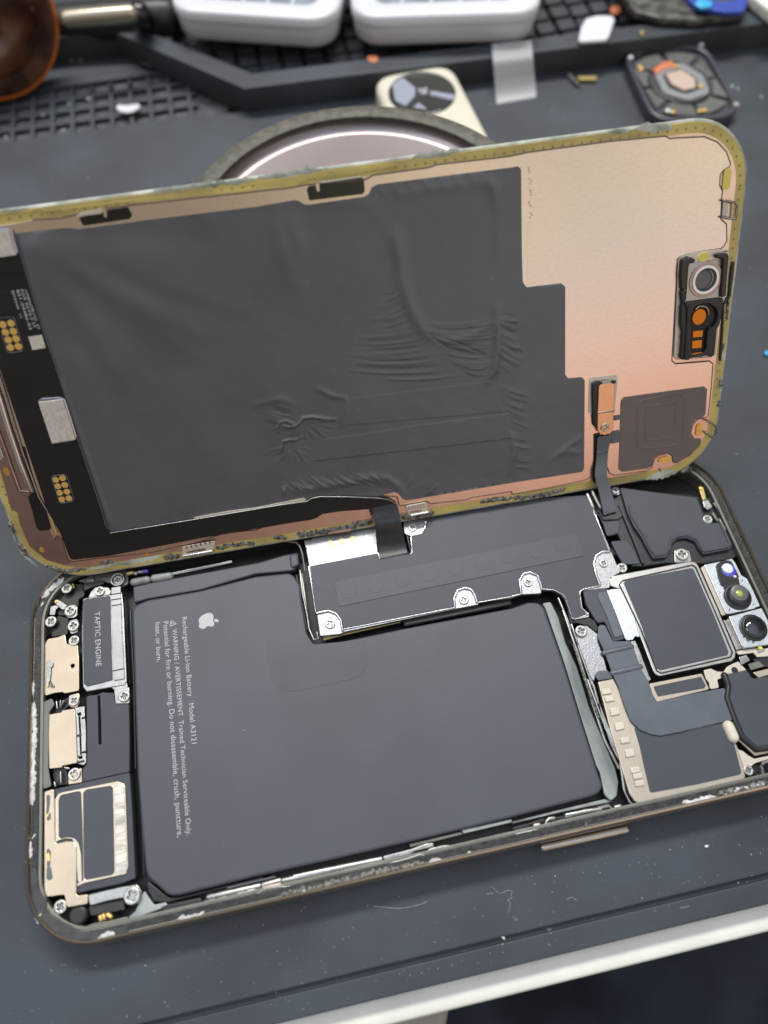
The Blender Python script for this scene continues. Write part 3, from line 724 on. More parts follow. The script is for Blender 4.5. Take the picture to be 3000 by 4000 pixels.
# near-left corner pale filler inside the ring
bplate('corner_filler', 'C 1040,1080 1200,1020 1400,985 1659,925 1659,1010 1400,1075 1250,1120 1080,1130', -1.3, 0.8, 'inner_ring', phone, 0.6, 0.2)
bplate('corner_filler', 'X 90,560 130,470 160,520 210,590 300,570 330,600 250,630 0,720 0,690 60,640', -2.4, 0.8, 'strip_clear', phone, 0.4, 0.2)

# ---- right side: chamber, cameras, logic board
bplate('chamber_base', 'i 560,20 590,-40 760,-150 1300,-90 1400,0 1490,255 1440,300 1232,335 1000,330 850,352 780,352 690,150 600,100', -2.3, 1.6, 'plastic_black', phone, 0.4, 0.2)
chamber = bplate('speaker_chamber', 'i 700,-160 1200,-90 1235,10 1250,50 1310,72 1362,62 1430,215 1410,242 1240,274 1212,236 1188,190 1130,166 1072,174 1038,202 1033,242 1000,292 915,302 868,220 838,160 790,92 752,12', -1.4, 0.9, 'black_cover', phone, 0.5, 0.15)
bdeg(tube_mesh(bpath3('i 760,-40 772,20 812,88 858,158 892,235 925,286 985,276 1018,236 1028,180 1070,160 1130,150 1200,180 1232,250 1245,256 1395,228 1412,210 1350,75', -1.38), 0.3, 8), 'chamber_rim', 'window', chamber)
bplate('chamber_step', 'i 590,70 690,50 700,90 690,135 650,150 615,155', -2.0, 0.6, 'black_cover', phone, 0.4, 0.15)
bplate('chamber_step', 'i 640,190 740,180 800,260 830,335 720,340 680,270', -2.0, 0.6, 'black_cover', phone, 0.4, 0.15)
bdeg(tube_mesh(bpath3('i 700,-40 740,60 790,180 850,330', -1.9), 0.35, 8), 'chamber_rib', 'black_cover')
bplate('screw_tab', 'i 1052,250 1085,235 1150,250 1165,320 1055,330', -1.7, 0.4, 'silver', phone, 0.4, 0.1)
bscrew('i 1105,272', 43, -1.25)
bscrew('i 1270,45', 33, -1.3)
bscrew('i 715,360', 35, -1.5)
c = B(px('R 565,1420')[0], -2.0)
bscrew('R 565,1420', 46, -1.9)
bplate('screw_tab', 'R 510,1400 600,1375 630,1440 600,1475 540,1470', -2.3, 0.4, 'silver', phone, 0.3, 0.1)
bplate('contact_tab', 'U 815,1180 880,1165 940,1260 880,1300 830,1260', -1.2, 0.4, 'silver', phone, 0.3, 0.1)
bplate('contact_tab', 'U 765,1010 800,998 825,1010 860,1160 815,1175', -0.9, 0.3, 'brass', phone, 0.2, 0.1)
c = px('U 790,1015')[0]
link_mesh('contact_tip', scaled(prism_mesh([circle(B(c, -0.7), 0.45, 16)], -0.7, 0.4, 0.2, 2), LIFT), M['yellow_dot'], phone)
for s in ('U 960,1220 1010,1290', 'U 1030,1430 1100,1560', 'U 940,1350 1000,1440'):
    bdeg(tube_mesh(bpath3(s, -1.6), 0.35, 8), 'metal_edge', 'inner_ring')
# shiny shield edge and cable socket between shield and chamber
for s in ('R 260,1475 320,1610', 'R 310,1440 400,1610'):
    bdeg(tube_mesh(bpath3(s, -1.5), 0.55, 8), 'metal_edge', 'silver')
bplate('cable_socket', 'R 385,1650 600,1600 650,1700 600,1740 430,1745', -1.9, 0.8, 'plastic_black', phone, 0.4, 0.15)

# big camera block
bplate('camera_block', 'i 632,440 655,412 1150,318 1188,322 1208,345 1328,610 1452,905 1448,942 1425,965 960,1064 932,1055 915,1030 828,800 735,500 690,497 640,480', -0.95, 3.2, 'nickel_bright', phone, 0.6, 0.2)
blk = bplate('camera_frame', 'i 700,470 720,447 1168,346 1190,360 1310,630 1428,910 1416,938 970,1043 944,1030 840,760', -0.72, 1.0, 'nickel_bright', phone, 0.5, 0.25)
bplate('frame_groove', 'i 690,472 716,440 1172,338 1196,356 1314,630 1434,910 1420,945 968,1050 936,1034 830,760', -0.90, 0.08, 'plastic_black', blk, 0.5, 0.02)
bplate('camera_cover', 'i 724,462 740,442 1164,362 1178,370 1298,640 1406,908 1396,928 962,1026 932,1010 840,740', -0.64, 0.3, 'window', blk, 0.4, 0.05)
bplate('camera_flange', 'i 612,508 650,498 705,496 735,484 768,580 832,812 800,806 785,828 745,834 733,820 670,650', -0.95, 0.8, 'module_silver', phone, 0.3, 0.15)
bplate('flange_slot', 'i 640,470 690,440 705,450 690,490 655,490', -1.0, 0.3, 'plastic_black', phone, 0.3, 0.05)
bplate('block_wall', 'i 770,838 800,830 830,900 890,1060 905,1085 880,1100 830,1000', -1.1, 2.0, 'silver', phone, 0.2, 0.15)

# front camera pair
cam1 = bplate('sensor_module', 'F 830,352 1040,308 1195,270 1240,330 1318,488 1390,530 1470,690 1560,888 1500,905 1490,920 1180,985 1122,990 1100,960', -0.75, 2.6, 'module_silver', phone, 0.3, 0.12)
bplate('module_side', 'F 790,392 828,358 1100,968 1112,1000 1062,1012', -1.1, 2.4, 'gold_plate', cam1, 0.2, 0.1)
bplate('emitter_holder', 'F 985,352 1050,305 1120,290 1185,300 1250,420 1288,510 1262,552 1135,578 1062,640 1010,490', -0.45, 0.8, 'plastic_black', cam1, 0.5, 0.15)
bplate('emitter_neck', 'F 1060,560 1280,520 1300,620 1100,680', -0.5, 0.6, 'plastic_black', cam1, 0.3, 0.12)
def dome(name, c, r, z, h, mat, parent, lift=LIFT, n=24):
    rings = []
    for f in (0, 0.25, 0.5, 0.75, 0.93):
        rr = r * math.cos(f * math.pi / 2); zz = z + h * math.sin(f * math.pi / 2)
        rings.append([(x, y, zz) for x, y in circle(c, rr, n)])
    return link_mesh(name, scaled(loft_mesh(rings, True, True), lift), M[mat], parent, 60)
c = B(px('F 1150,420')[0], -0.4)
dome('violet_halo', c, 1.55, -0.44, 0.08, 'violet', cam1)  # violet dome paints the blue halo around the emitter's reflection
c = B(px('F 1142,395')[0], -0.2)
dome('emitter_lens', c, 1.22, -0.40, 0.45, 'lens_blue', cam1)  # reflection on the lens painted as a white-blue surface
dome('pilot_lens', B(px('F 1232,505')[0], -0.4), 0.34, -0.45, 0.3, 'lens_blue', cam1)
def stepped(name, c, prof, mat, parent, lift=LIFT, n=36):
    """turned part: profile of (radius, z)"""
    rings = [[(x, y, z) for x, y in circle(c, r, n)] for r, z in prof]
    return link_mesh(name, scaled(loft_mesh(rings, True, True), lift), M[mat], parent, 35)
c = B(px('F 1270,762')[0], -0.4)
stepped('lens_barrel', c, ((2.95, -1.2), (2.95, -0.5), (2.85, -0.4), (2.5, -0.35), (2.2, 0.05), (1.75, 0.3), (1.7, 0.32)), 'plastic_black', cam1)
c = B(px('F 1292,712')[0], 0.35)
stepped('lens_face', c, ((1.85, 0.2), (1.85, 0.36), (1.75, 0.42), (0.8, 0.42)), 'lens_grey', cam1)
dome('lens', B(px('F 1283,722')[0], 0.42), 0.80, 0.43, 0.3, 'lens_green', cam1)
for s in ('F 1466,862', 'F 1157,932', 'F 1322,556'):
    c = B(px(s)[0], -0.7)
    link_mesh('rivet', scaled(prism_mesh([circle(c, 0.26, 12)], -0.66, 0.2, 0.08), LIFT), M['silver'], cam1)
cam2 = bplate('camera_module', 'F 1148,1022 1300,985 1580,908 1640,1030 1800,1330 1780,1370 1350,1432 1318,1400', -0.7, 2.8, 'module_silver', phone, 0.3, 0.15)
bplate('module_side', 'F 1120,1085 1150,1040 1318,1405 1340,1440 1290,1440', -1.2, 2.4, 'copper_dark', cam2, 0.2, 0.1)
c = B(px('F 1470,1165')[0], -0.5)
stepped('lens_barrel', c, ((2.95, -1.0), (2.95, -0.55), (2.8, -0.45), (2.45, -0.42), (2.35, -0.2), (2.2, -0.15), (2.1, -0.45), (1.2, -0.6)), 'plastic_black', cam2)
dome('lens', B(px('F 1485,1165')[0], -0.5), 2.0, -0.62, 0.45, 'lens', cam2)
for s, r in (('F 1345,1288', .28), ('F 1400,1320', .5), ('F 1468,1352', .3)):
    c = B(px(s)[0], -0.7)
    link_mesh('locating_hole', scaled(prism_mesh([circle(c, r, 14)], -0.67, 0.1, 0.02), LIFT), M['lens_grey'], cam2)
bplate('side_rail', 'i 1370,700 1395,700 1480,890 1455,895', -1.1, 1.8, 'silver', phone, 0.2, 0.15)
for s, m, z in (('i 1450,900 1590,880 1620,905 1470,925', 'cream_matte', -1.6), ('i 1470,940 1520,925 1545,960 1490,990', 'silver', -1.0), ('i 1560,905 1659,880 1700,900 1659,935 1590,940', 'cream_matte', -1.4), ('i 1530,985 1600,965 1640,1000 1550,1025', 'inner_ring', -1.8), ('i 1590,900 1640,880 1645,892 1600,910', 'silver_line', -1.0), ('i 1560,1040 1659,1015 1720,1010 1720,1040 1600,1075', 'gold_plate', -1.2)):
    bplate('terminal_piece', s, z, 0.6, m, phone, 0.2, 0.12)
c = B(px('i 1612,882')[0], -0.9)
dome('yellow_terminal', c, 0.5, -1.2, 0.5, 'yellow_dot', phone)
bplate('terminal_shade', 'i 1560,955 1659,930 1760,920 1760,1000 1659,1005 1600,1000', -1.9, 0.8, 'plastic_black', phone, 0.3, 0.1)

# broad grey ribbon and its neighbours
bplate('scaled_bracket', 'i 415,762 440,732 490,738 562,795 556,835 600,960 622,1042 545,1052 532,1105 505,1060 470,960 425,840', -1.5, 0.6, 'silver_grain', phone, 0.4, 0.15)
bscrew('i 450,770', 39, -1.0, rot=0.2)
for s in ('i 385,730 430,860 470,980 530,1130 560,1240', 'i 430,870 480,1010 520,1120'):
    bdeg(tube_mesh(bpath3(s, -2.2), 0.3, 8), 'metal_edge', 'silver')
bplate('grey_ribbon', 'i 560,742 575,728 605,735 655,838 770,835 790,880 835,1008 892,1112 915,1190 940,1230 1200,1172 1372,1140 1400,1160 1430,1340 1410,1362 1360,1362 1200,1397 1100,1424 960,1450 900,1440 830,1412 772,1355 738,1275 690,1130 652,1052 600,905 555,808', -0.95, 0.35, 'flex_blue', phone, 0.6, 0.1)
for s, r in (('i 592,915 775,872', 0.55), ('i 650,1045 832,1002', 0.6)):
    bdeg(tube_mesh(bpath3(s, -1.15), r, 10, True, 0.9), 'ribbon_fold', 'flex_blue')
bplate('ribbon_step', 'i 535,1055 560,1030 620,1025 655,1075 560,1092', -1.1, 0.5, 'flex_blue', phone, 0.3, 0.12)
bplate('board_edge', 'i 890,1112 1232,1045 1282,1150 940,1232 912,1185', -1.25, 0.6, 'gold_plate', phone, 0.4, 0.12)
bplate('board_window', 'i 916,1130 1226,1066 1256,1126 1246,1142 946,1196', -1.15, 0.2, 'window', phone, 0.3, 0.05)
board = bplate('logic_board', 'i 556,1096 656,1075 700,1150 760,1290 900,1380 1380,1340 1400,1365 1445,1480 1500,1640 l 1515,55 1500,80 1170,150 820,228 795,215 762,168 i 640,1420', -1.55, 1.4, 'gold_plate', phone, 0.5, 0.18)
bplate('board_window', 'i 790,1385 960,1452 1100,1425 1368,1362 1388,1376 1440,1500 l 1488,30 1475,42 1200,105 910,158 895,150 860,0 i 830,1520', -1.35, 0.3, 'window', board, 0.4, 0.05)
bplate('board_tray', 'i 545,1140 570,1240 640,1420 700,1560 l 740,160 770,215 815,250 1180,175 1510,98 1540,70 1530,90 1515,115 1180,195 820,262 760,225 720,140 i 690,1580 600,1400', -1.9, 1.0, 'silver', phone, 0.3, 0.15)
for k, s in enumerate(('i 612,1160', 'i 632,1208', 'i 668,1290', 'i 698,1385', 'i 735,1478', 'i 765,1560', 'l 800,12', 'l 815,50', 'l 828,98')):
    q = px(s)[0]
    f = [(-32, -14), (28, -22), (36, 14), (-24, 24)]
    w = 1.35 if k in (2, 3, 5) else 1.0
    me = prism_mesh([fillet([B((q[0] + x / 1.659 * 1.0, q[1] + y / 1.659 * w), -1.1) for x, y in f], 0.2)], -1.15, 0.5, 0.15)
    link_mesh('clip', scaled(me, LIFT), M['cream_matte'], board)
bplate('rear_bracket', 'G 470,372 560,350 640,388 722,390 760,330 832,290 900,262 962,330 1005,372 722,432 690,470 640,492 662,590 550,612 540,530 500,480', -1.5, 0.6, 'cream_matte', phone, 0.4, 0.12)
link_mesh('bracket_hole', scaled(prism_mesh([circle(B(px('G 855,372')[0], -1.4), 0.7, 16)], -1.46, 0.1, 0.02), LIFT), M['plastic_black'], phone)
cap = bplate('board_cover', 'G 720,430 1005,370 1038,410 1060,455 1095,472 1264,448 1500,400 1500,1260 1264,1312 1125,1338 950,1192 860,980 765,722 775,585 750,540', -0.75, 1.4, 'window', phone, 0.6, 0.3)
bdeg(tube_mesh(bpath3('G 725,440 765,545 772,590 752,720 850,985 940,1195 1118,1345 1264,1322 1450,1280', -1.3), 0.75, 10), 'cover_skirt', 'plastic_black', cap)
bplate('cover_rim', 'G 790,1000 830,1005 850,1050 935,1220 1110,1380 1264,1350 1480,1300 1480,1350 1264,1395 1105,1430 905,1240 840,1090', -1.5, 0.8, 'gold_plate', phone, 0.4, 0.15)
bdeg(tube_mesh(bpath3('G 770,1065 800,1130 830,1200', -1.3), 1.15, 12), 'cream_plug', 'watch_cream')
bplate('corner_bracket', 'G 820,1260 860,1250 900,1350 960,1370 1020,1420 1100,1465 1264,1430 1450,1390 1450,1440 1264,1480 1110,1520 1060,1560 1075,1640 990,1650 930,1560 870,1410', -1.7, 0.6, 'cream_matte', phone, 0.4, 0.15)
bscrew('G 1028,1607', 56, -1.25)
bplate('dark_pocket', 'G 1085,1540 1200,1500 1200,1700 1110,1720', -2.6, 0.5, 'plastic_black', phone, 0.4, 0.1)
bdeg(tube_mesh(bpath3('G 1450,1450 1264,1495 1200,1520 1185,1560 1205,1650 1190,1690 1130,1715', -1.4), 0.3, 8), 'metal_edge', 'residue_grey')
for s, m, r in (('G 560,1855 650,1830', 'silver', .3), ('G 660,1820 740,1808', 'residue_white', .5), ('G 0,1985 250,1920 420,1880', 'copper_edge', .35), ('G 400,1880 560,1840 700,1800', 'plastic_black', .6), ('G 850,1770 950,1745', 'plastic_black', .6)):
    bdeg(tube_mesh(bpath3(s, -1.9), r, 8), 'edge_part', m)

# upper left: dark recess along the hidden far side
for s, m, r in (('N 545,800 840,740 1340,640', 'silver_line', 0.22), ('N 550,815 860,755 1345,650', 'silver', 0.2), ('N 345,860 540,830', 'strip_clear', 0.9), ('N 80,910 245,880', 'strip_clear', 0.9)):
    bdeg(tube_mesh(bpath3(s, -2.0), r, 8), 'recess_part', m)
for s, mt in (('N 95,800 110,790', 'silver'), ('N 150,778 170,775', 'silver'), ('N 200,772 240,768', 'violet'), ('N 0,800 60,785', 'brass')):
    bdeg(tube_mesh(bpath3(s, -1.5), 0.5, 8), 'recess_part', mt)

# ------------------------------------------------------------------ the raised screen
DM = Matrix.Translation(Vector((CD.x, CD.y, CD.z + LIFT)) * MM) @ RD.to_4x4()
screen = empty('raised_screen', DM, label='detached phone screen standing tilted, showing its copper and black back', cat='phone screen')
SW, SH, SR = 158.0, 74.8, 12.8
def sring(inset, w, n=14): return [(x, y, w) for x, y in rrect(SW - 2 * inset, SH - 2 * inset, SR - inset, n)]
me = loft_mesh([sring(0.5, -1.7), sring(0.1, -1.5), sring(0.0, -0.9), sring(0.0, -0.25), sring(0.25, 0.0), sring(0.6, 0.02)], True, False)
link_mesh('glass_rim', scaled(me), M['glass_edge'], screen, 60)
me = prism_mesh([rrect(SW - 0.8, SH - 0.8, SR - 0.4)], -1.72, 0.25, 0.05)
link_mesh('screen_glass', scaled(me), M['glass_black'], screen)
gas = link_mesh('gasket', scaled(prism_mesh([rrect(SW - 1.0, SH - 1.0, SR - 0.5), rrect(SW - 5.0, SH - 5.0, SR - 2.5)], 0.10, 0.22, 0.06)), M['gasket'], screen)
dots = []
L = rrect(SW - 3.2, SH - 3.2, SR - 1.6, 16)
acc = 0.0
for i in range(len(L)):
    a = Vector(L[i]); b_ = Vector(L[(i + 1) % len(L)]); l = (b_ - a).length
    while acc < l:
        p = a.lerp(b_, acc / l)
        if p.y > -20: dots.append(prism_mesh([circle(p, 0.24, 8)], 0.12, 0.05, 0.01))
        acc += 1.85
    acc -= l
link_mesh('perforation', scaled(join_meshes(dots)), M['gasket_dot'], gas)
plate_rim = link_mesh('metal_plate', scaled(prism_mesh([rrect(SW - 4.8, SH - 4.8, SR - 2.4)], 0.16, 0.5, 0.06)), M['copper_edge'], screen)

def dpath3(spec, w): return [(x, y, w) for x, y in Dp(spec, w)]
def dtube(name, spec, w, r, mat, parent=screen, sq=1.0):
    return link_mesh(name, scaled(tube_mesh(dpath3(spec, w), r, 8, True, sq)), M[mat], parent, 50)

# gasket bulges with cut-outs along the top, torn pale patches
for s in ('a -100,1408 0,1390 200,1370 400,1370 425,1388 450,1360 600,1340 800,1315 930,1312 985,1326 1150,1320 1400,1295 1659,1262 1659,1215 900,1290 300,1360 -100,1400', 'b 0,1240 200,1218 270,1200 300,1180 360,1160 600,1130 900,1085 900,1060 400,1120 0,1180'):
    dplate('gasket', s, 0.17, 0.12, 'gasket', screen, 0.4, 0.03)
torn = [('a 0,1370 100,1362 180,1350', .9), ('a 960,1250 1200,1215 1659,1160', 1.0), ('b 0,1155 200,1130 420,1100', 1.1), ('b 250,1112 330,1098 425,1095', 1.3), ('b 1010,1015 1150,1000 1320,975', 1.2), ('c 620,862 700,850 760,850', 1.2), ('c 800,835 900,825 1040,830', 1.6),
        ('U 120,890 250,850 400,815 490,800', 2.2), ('g 780,340 900,310 1050,285', 1.8), ('g 560,375 680,352 800,330', 0.9), ('f 1350,600 1375,680', 0.9), ('f 1330,880 1365,870', 0.9), ('f 1410,150 1420,250', 0.8), ('g 110,220 160,290 250,360', 0.6), ('g 70,100 100,190', 0.6), ('f 860,1450 1000,1410 1070,1395', 1.3)]
for k, (s, w) in enumerate(torn):
    link_mesh('torn_patch', scaled(blob_strip(Dp(s, 0.1), w * 0.85, 0.10, 0.05, 11 + k * 2.3, 0.6)), M['glass_edge'], gas, 60)
lint = [('H 160,660 330,640 480,625 600,600 720,590 800,555 990,520', 1.5), ('H -100,690 60,690', 1.2), ('H 1290,470 1400,465 1520,445 1659,420', 1.3), ('e 1450,1595 1550,1580 1659,1570', 1.2), ('f 0,1565 100,1560 230,1540 350,1510', 1.1), ('N 450,590 560,580 690,560', 1.4), ('N 1140,480 1280,440 1400,430 1500,410 1659,400', 1.2), ('g 300,350 420,385 560,365', 1.0), ('g 640,335 740,320', 1.0), ('g 60,60 90,140', 1.0), ('g 120,200 160,260 180,290', 1.2),
        ('f 1345,670 1355,620 1375,560', 0.9), ('f 1345,850 1360,790', 1.5), ('f 1335,980 1350,930', 1.4), ('f 1400,270 1395,330 1390,420', 0.5), ('U 520,820 600,770 660,790', 1.3)]
for k, (s, w) in enumerate(lint):
    link_mesh('lint', scaled(blob_strip(Dp(s, 0.1), w, 0.06, 0.34, 31 + k * 2.9, 0.22)), M['residue_grey'], gas, 60)
# black plastic lip on the right edge
dplate('edge_lip', 'S 1050,285 1090,290 1070,500 1040,700 1030,830 985,910 930,960 915,1280 900,1600 880,1850 855,1860 850,1780 880,1400 905,960 930,900 990,830 1000,700 1020,480', 0.55, 0.5, 'plastic_black', screen, 0.2, 0.12)

# raised inner sheet of copper
sheet_spec = 'Q -500,345 0,300 200,270 480,218 860,196 a 620,1362 860,1328 1659,1242 b 0,1242 240,1215 310,1200 700,1168 760,1136 1120,1086 1170,1068 1659,1012 c 0,1010 100,988 640,916 995,882 1022,899 1055,895 1245,886 1330,920 1390,985 1416,1060 1412,1078 1372,1100 1350,1132 1345,1200 1364,1240 1358,1290 1352,1420 1390,1452 1392,1560 1372,1598 1350,1612 1130,1640 1090,1659 f 1070,60 1040,600 1035,680 1060,700 1280,682 1302,700 1290,860 1270,1040 1200,1060 1168,1100 1158,1150 1180,1185 1225,1188 1215,1222 1150,1290 1065,1342 1045,1335 1042,1300 1015,1278 955,1290 922,1318 905,1372 870,1392 660,1420 632,1408 612,1350 520,1372 510,1430 480,1450 250,1500 0,1545 e 1659,1525 1400,1565 1360,1580 1130,1605 1110,1590 980,1610 930,1620 915,1560 800,1550 300,1640 h 0,118 -200,135 g 1300,190 1000,260 780,285 700,292 470,322 440,310 400,170 370,150 345,190 330,150 260,0 d 240,1659 130,1300 0,880 -250,200'
dplate('copper_sheet', sheet_spec, 0.32, 0.16, 'copper', plate_rim, 0.35, 0.06)
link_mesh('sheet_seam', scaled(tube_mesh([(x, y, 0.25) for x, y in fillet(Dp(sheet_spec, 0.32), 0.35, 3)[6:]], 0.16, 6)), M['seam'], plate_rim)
# mauve-toned strip of the plate at the left end
dplate('left_plate', 'd -300,350 0,880 130,1280 240,1640 g 260,0 345,195 375,160 395,170 440,310 470,330 420,345 300,310 190,220 130,80 110,0 d 70,1640 0,1380 -300,600', 0.36, 0.12, 'copper_dark', plate_rim, 0.4, 0.04)
dtube('rail', 'd -150,500 0,920 60,1120 130,1330 205,1520', 0.75, 0.62, 'silver_line', plate_rim)
dtube('rail', 'd -150,760 0,1160 60,1330 125,1520 200,1530', 0.55, 0.35, 'copper_dark', plate_rim)
dtube('rail', 'd -100,500 20,850 130,1220 250,1560 310,1659', 0.6, 0.22, 'silver', plate_rim)
dplate('dark_pad', 'd 130,1230 160,1240 250,1560 300,1659 g 330,105 320,118 255,122 235,100 210,0 d 180,1560 215,1530 200,1480', 0.5, 0.12, 'flex_black', plate_rim, 0.4, 0.03)
dplate('yellow_edge', 'g 310,0 325,0 372,140 362,146', 0.55, 0.1, 'gasket', plate_rim, 0.1, 0.03)
for s, a, b2, m in (('d 42,1395', 18, 26, 'amber_dot'), ('g 272,245', 15, 18, 'amber_dot'), ('g 955,275', 20, 9, 'amber_dot')):
    c = px(s)[0]; c = D(c, .4)
    link_mesh('paint_dot', scaled(prism_mesh([circle(c, a / 1.659 / 18, 20, b2 / 1.659 / 16)], 0.45, 0.06, 0.02)), surf('brown_amber', (0.50, 0.25, 0.04), 0.5, var=0.1, vscale=900), plate_rim)
dplate('silver_clip', 'd -40,1250 5,1250 25,1310 5,1330 -40,1325', 0.9, 0.4, 'silver_line', plate_rim, 0.2, 0.1)

# windows cut in the plate along its top edge
for s, l in (('a 510,1412 545,1400 700,1360 830,1340 858,1395 840,1420 540,1464', 'a 495,1398 520,1380 650,1352 672,1360 655,1385 500,1405'), ('b 328,1225 345,1205 400,1200 430,1180 690,1150 700,1165 705,1240 690,1258 345,1300', 'b 402,1185 420,1175 680,1140 690,1150 430,1188')):
    dplate('slot', s, 0.345, 0.05, 'glass_black', plate_rim, 0.3, 0.01)
    dplate('bent_tab', l, 0.9, 0.2, 'silver_line' if s[0] == 'b' else 'cream_matte', plate_rim, 0.1, 0.05)
dplate('slot_tongue', 'a 655,1365 690,1350 690,1410 678,1412 665,1375', 0.6, 0.2, 'copper', plate_rim, 0.1, 0.05)
dplate('slot_tongue', 'b 385,1195 410,1190 412,1240 395,1245', 0.6, 0.2, 'copper', plate_rim, 0.1, 0.05)

# ---- wrinkled black graphite film: real folds
film_spec = 's 55,913 78,910 108,906 253,891 271,891 313,895 603,856 1000,808 1148,782 1166,784 1187,798 1205,800 1422,769 1443,757 1452,732 1476,720 2000,654 2024,649 2036,660 2039,1000 2042,1102 2057,1123 2193,1107 2208,1120 2208,1464 2220,1479 2274,1474 2284,1485 2282,1832 2274,1844 2000,1886 1588,1955 1570,1946 1556,1928 1540,1922 1480,1938 1420,1960 1200,1975 1000,2020 600,2070 425,2095 405,2066 390,2000 295,1717 245,1543 190,1400 150,1277 85,1052 60,985'
F_W = 0.50
outline = fillet(Dp(film_spec, F_W), 0.6, 3)
ridges = []   # (polyline in screen mm, height mm, half-width mm)
def ridge(spec, h, w): ridges.append((Dp(spec, F_W), h * 1.7, w))
rw = random.Random(21)
def poly_at(P, t):
    t *= len(P) - 1; i = min(int(t), len(P) - 2); u = t - i
    return (P[i][0] + (P[i + 1][0] - P[i][0]) * u, P[i][1] + (P[i + 1][1] - P[i][1]) * u)
def family(P, Q, n, h, w, sag, jit=0.02):
    for k in range(n):
        t = (k + rw.uniform(-.4, .4)) / n
        t = min(1, max(0, t)); t2 = min(1, max(0, t + rw.uniform(-jit, jit)))
        a = poly_at(P, t); b2 = poly_at(Q, t2)
        f0 = rw.uniform(0, 0.25); f1 = rw.uniform(0.6, 1.0)
        pts = []
        for q in range(6):
            u = f0 + (f1 - f0) * q / 5
            pts.append('%.1f,%.1f' % (a[0] + (b2[0] - a[0]) * u, a[1] + (b2[1] - a[1]) * u + sag * 4 * u * (1 - u) + rw.uniform(-2.5, 2.5)))
        ridge('e ' + ' '.join(pts), h * rw.uniform(0.4, 1.25) * rw.choice((1, 1, -0.6)), w * rw.uniform(0.75, 1.4))
ridge('e 890,-120 925,0 945,150 990,300 1050,430 1110,510', 0.15, 1.25)
ridge('e 1090,480 1180,540 1300,545 1430,505 1520,440', 0.09, 0.9)
ridge('e 1560,340 1570,480 1568,600 1545,740 1500,800', 0.17, 1.0)
family([(945, 180), (1000, 330), (1100, 520), (1250, 680), (1380, 790)], [(820, 240), (740, 420), (620, 560), (560, 690), (640, 800)], 34, 0.038, 0.27, 26)
family([(1050, 430), (1130, 520), (1230, 640), (1380, 790)], [(1560, 400), (1565, 520), (1550, 650), (1500, 790)], 30, 0.036, 0.26, 24)
family([(1572, 360), (1575, 520), (1560, 700)], [(1720, 390), (1730, 600), (1690, 800)], 16, 0.06, 0.3, 10)
ridge('e 1100,490 1230,590 1400,640 1540,662', -0.05, 0.35)
ridge('e 1130,505 1300,560 1480,640', -0.05, 0.3)
family([(120, 930), (60, 1010), (0, 1050)], [(300, 960), (240, 1060), (200, 1100)], 9, 0.04, 0.3, 6)
family([(1600, 850), (1640, 1100), (1659, 1400)], [(1760, 900), (1780, 1150), (1790, 1400)], 14, 0.04, 0.35, 8)
family([(260, 1530), (560, 1490), (930, 1480)], [(150, 1440), (430, 1430), (780, 1390)], 26, 0.07, 0.3, 8, 0.05)
family([(930, 1500), (1250, 1560), (1640, 1480)], [(980, 1420), (1300, 1490), (1659, 1400)], 22, 0.035, 0.3, 4, 0.03)
ridge('e 260,1520 500,1490 750,1430 850,1440 920,1490 965,1560', 0.10, 0.8)
ridge('e 330,1560 600,1520 800,1500 900,1530', -0.06, 1.3)
ridge('e 140,1110 160,1075 195,1068 235,1085 240,1105 200,1108 160,1095', 0.18, 0.3)
ridge('e 250,1105 285,1080 305,1050 370,1042 440,1055 510,1058', 0.20, 0.32)
ridge('e 165,1260 178,1200 215,1190 260,1190', 0.20, 0.3)
ridge('e 180,1500 185,1540', 0.25, 0.4)
ridge('e 580,920 570,1000 545,1100', 0.08, 0.5)
ridge('e 400,860 480,900 570,920', 0.09, 0.6)
ridge('e 0,960 150,925 240,945', 0.07, 0.7)
for k in range(22):
    a = math.radians(-40 + 9.5 * k + rw.uniform(-5, 5))
    r0, r1 = rw.uniform(0.1, 0.35), rw.uniform(0.6, 1.15)
    for cx_, cy_, rx, ry in ((300, 1085, 190, 120), (215, 1225, 130, 150)):
        ridge('e %.1f,%.1f %.1f,%.1f' % (cx_ + rx * r0 * math.cos(a), cy_ + ry * r0 * math.sin(a), cx_ + rx * r1 * math.cos(a + .15), cy_ + ry * r1 * math.sin(a + .15)), 0.035 * rw.uniform(.4, 1.3), 0.27)
for k in range(12):
    a = math.radians(8 + 7.0 * k)
    x0, y0 = 100 + 60 * math.cos(a), 930 + 60 * math.sin(a)
    ridge('s %d,%d %d,%d' % (x0, y0, x0 + (700 + 80 * (k % 3)) * math.cos(a), y0 + (560 + 60 * (k % 4)) * math.sin(a)), 0.09, 2.2)
ridge('b 1430,1165 1520,1190 1550,1240 1565,1400 1565,1640', 0.07, 0.9)
ridge('s 1075,830 1100,960 1150,1100', 0.10, 1.8)
ridge('s 1130,830 1180,1000', 0.10, 1.6)
ridge('s 1550,900 1570,1030', 0.10, 1.2)
for k in range(26):
    u = k / 25
    x = 215 + u * 195; y = 1480 + u * 560
    ridge('s %d,%d %d,%d' % (x + 8, y - 20, x + 30, y + 30), 0.06, 0.4)
ridge('s 1000,795 1300,775 1443,800', 0.06, 1.0)
for k in range(8):
    ridge('s %d,%d %d,%d' % (1480 + k * 60, 735 - k * 7, 1500 + k * 60, 760 - k * 7), 0.05, 0.5)
ridge('s 1890,700 1935,730 1940,790', 0.10, 1.2)
ridge('s 1900,720 1700,735 1560,760', 0.08, 0.9)
ridge('s 2285,1700 2210,1750 2160,1790', 0.09, 0.6)
ridge('s 2260,1770 2230,1762 2195,1770', 0.08, 0.6)
ridge('s 2000,1700 2010,1760 1990,1850', 0.10, 0.8)
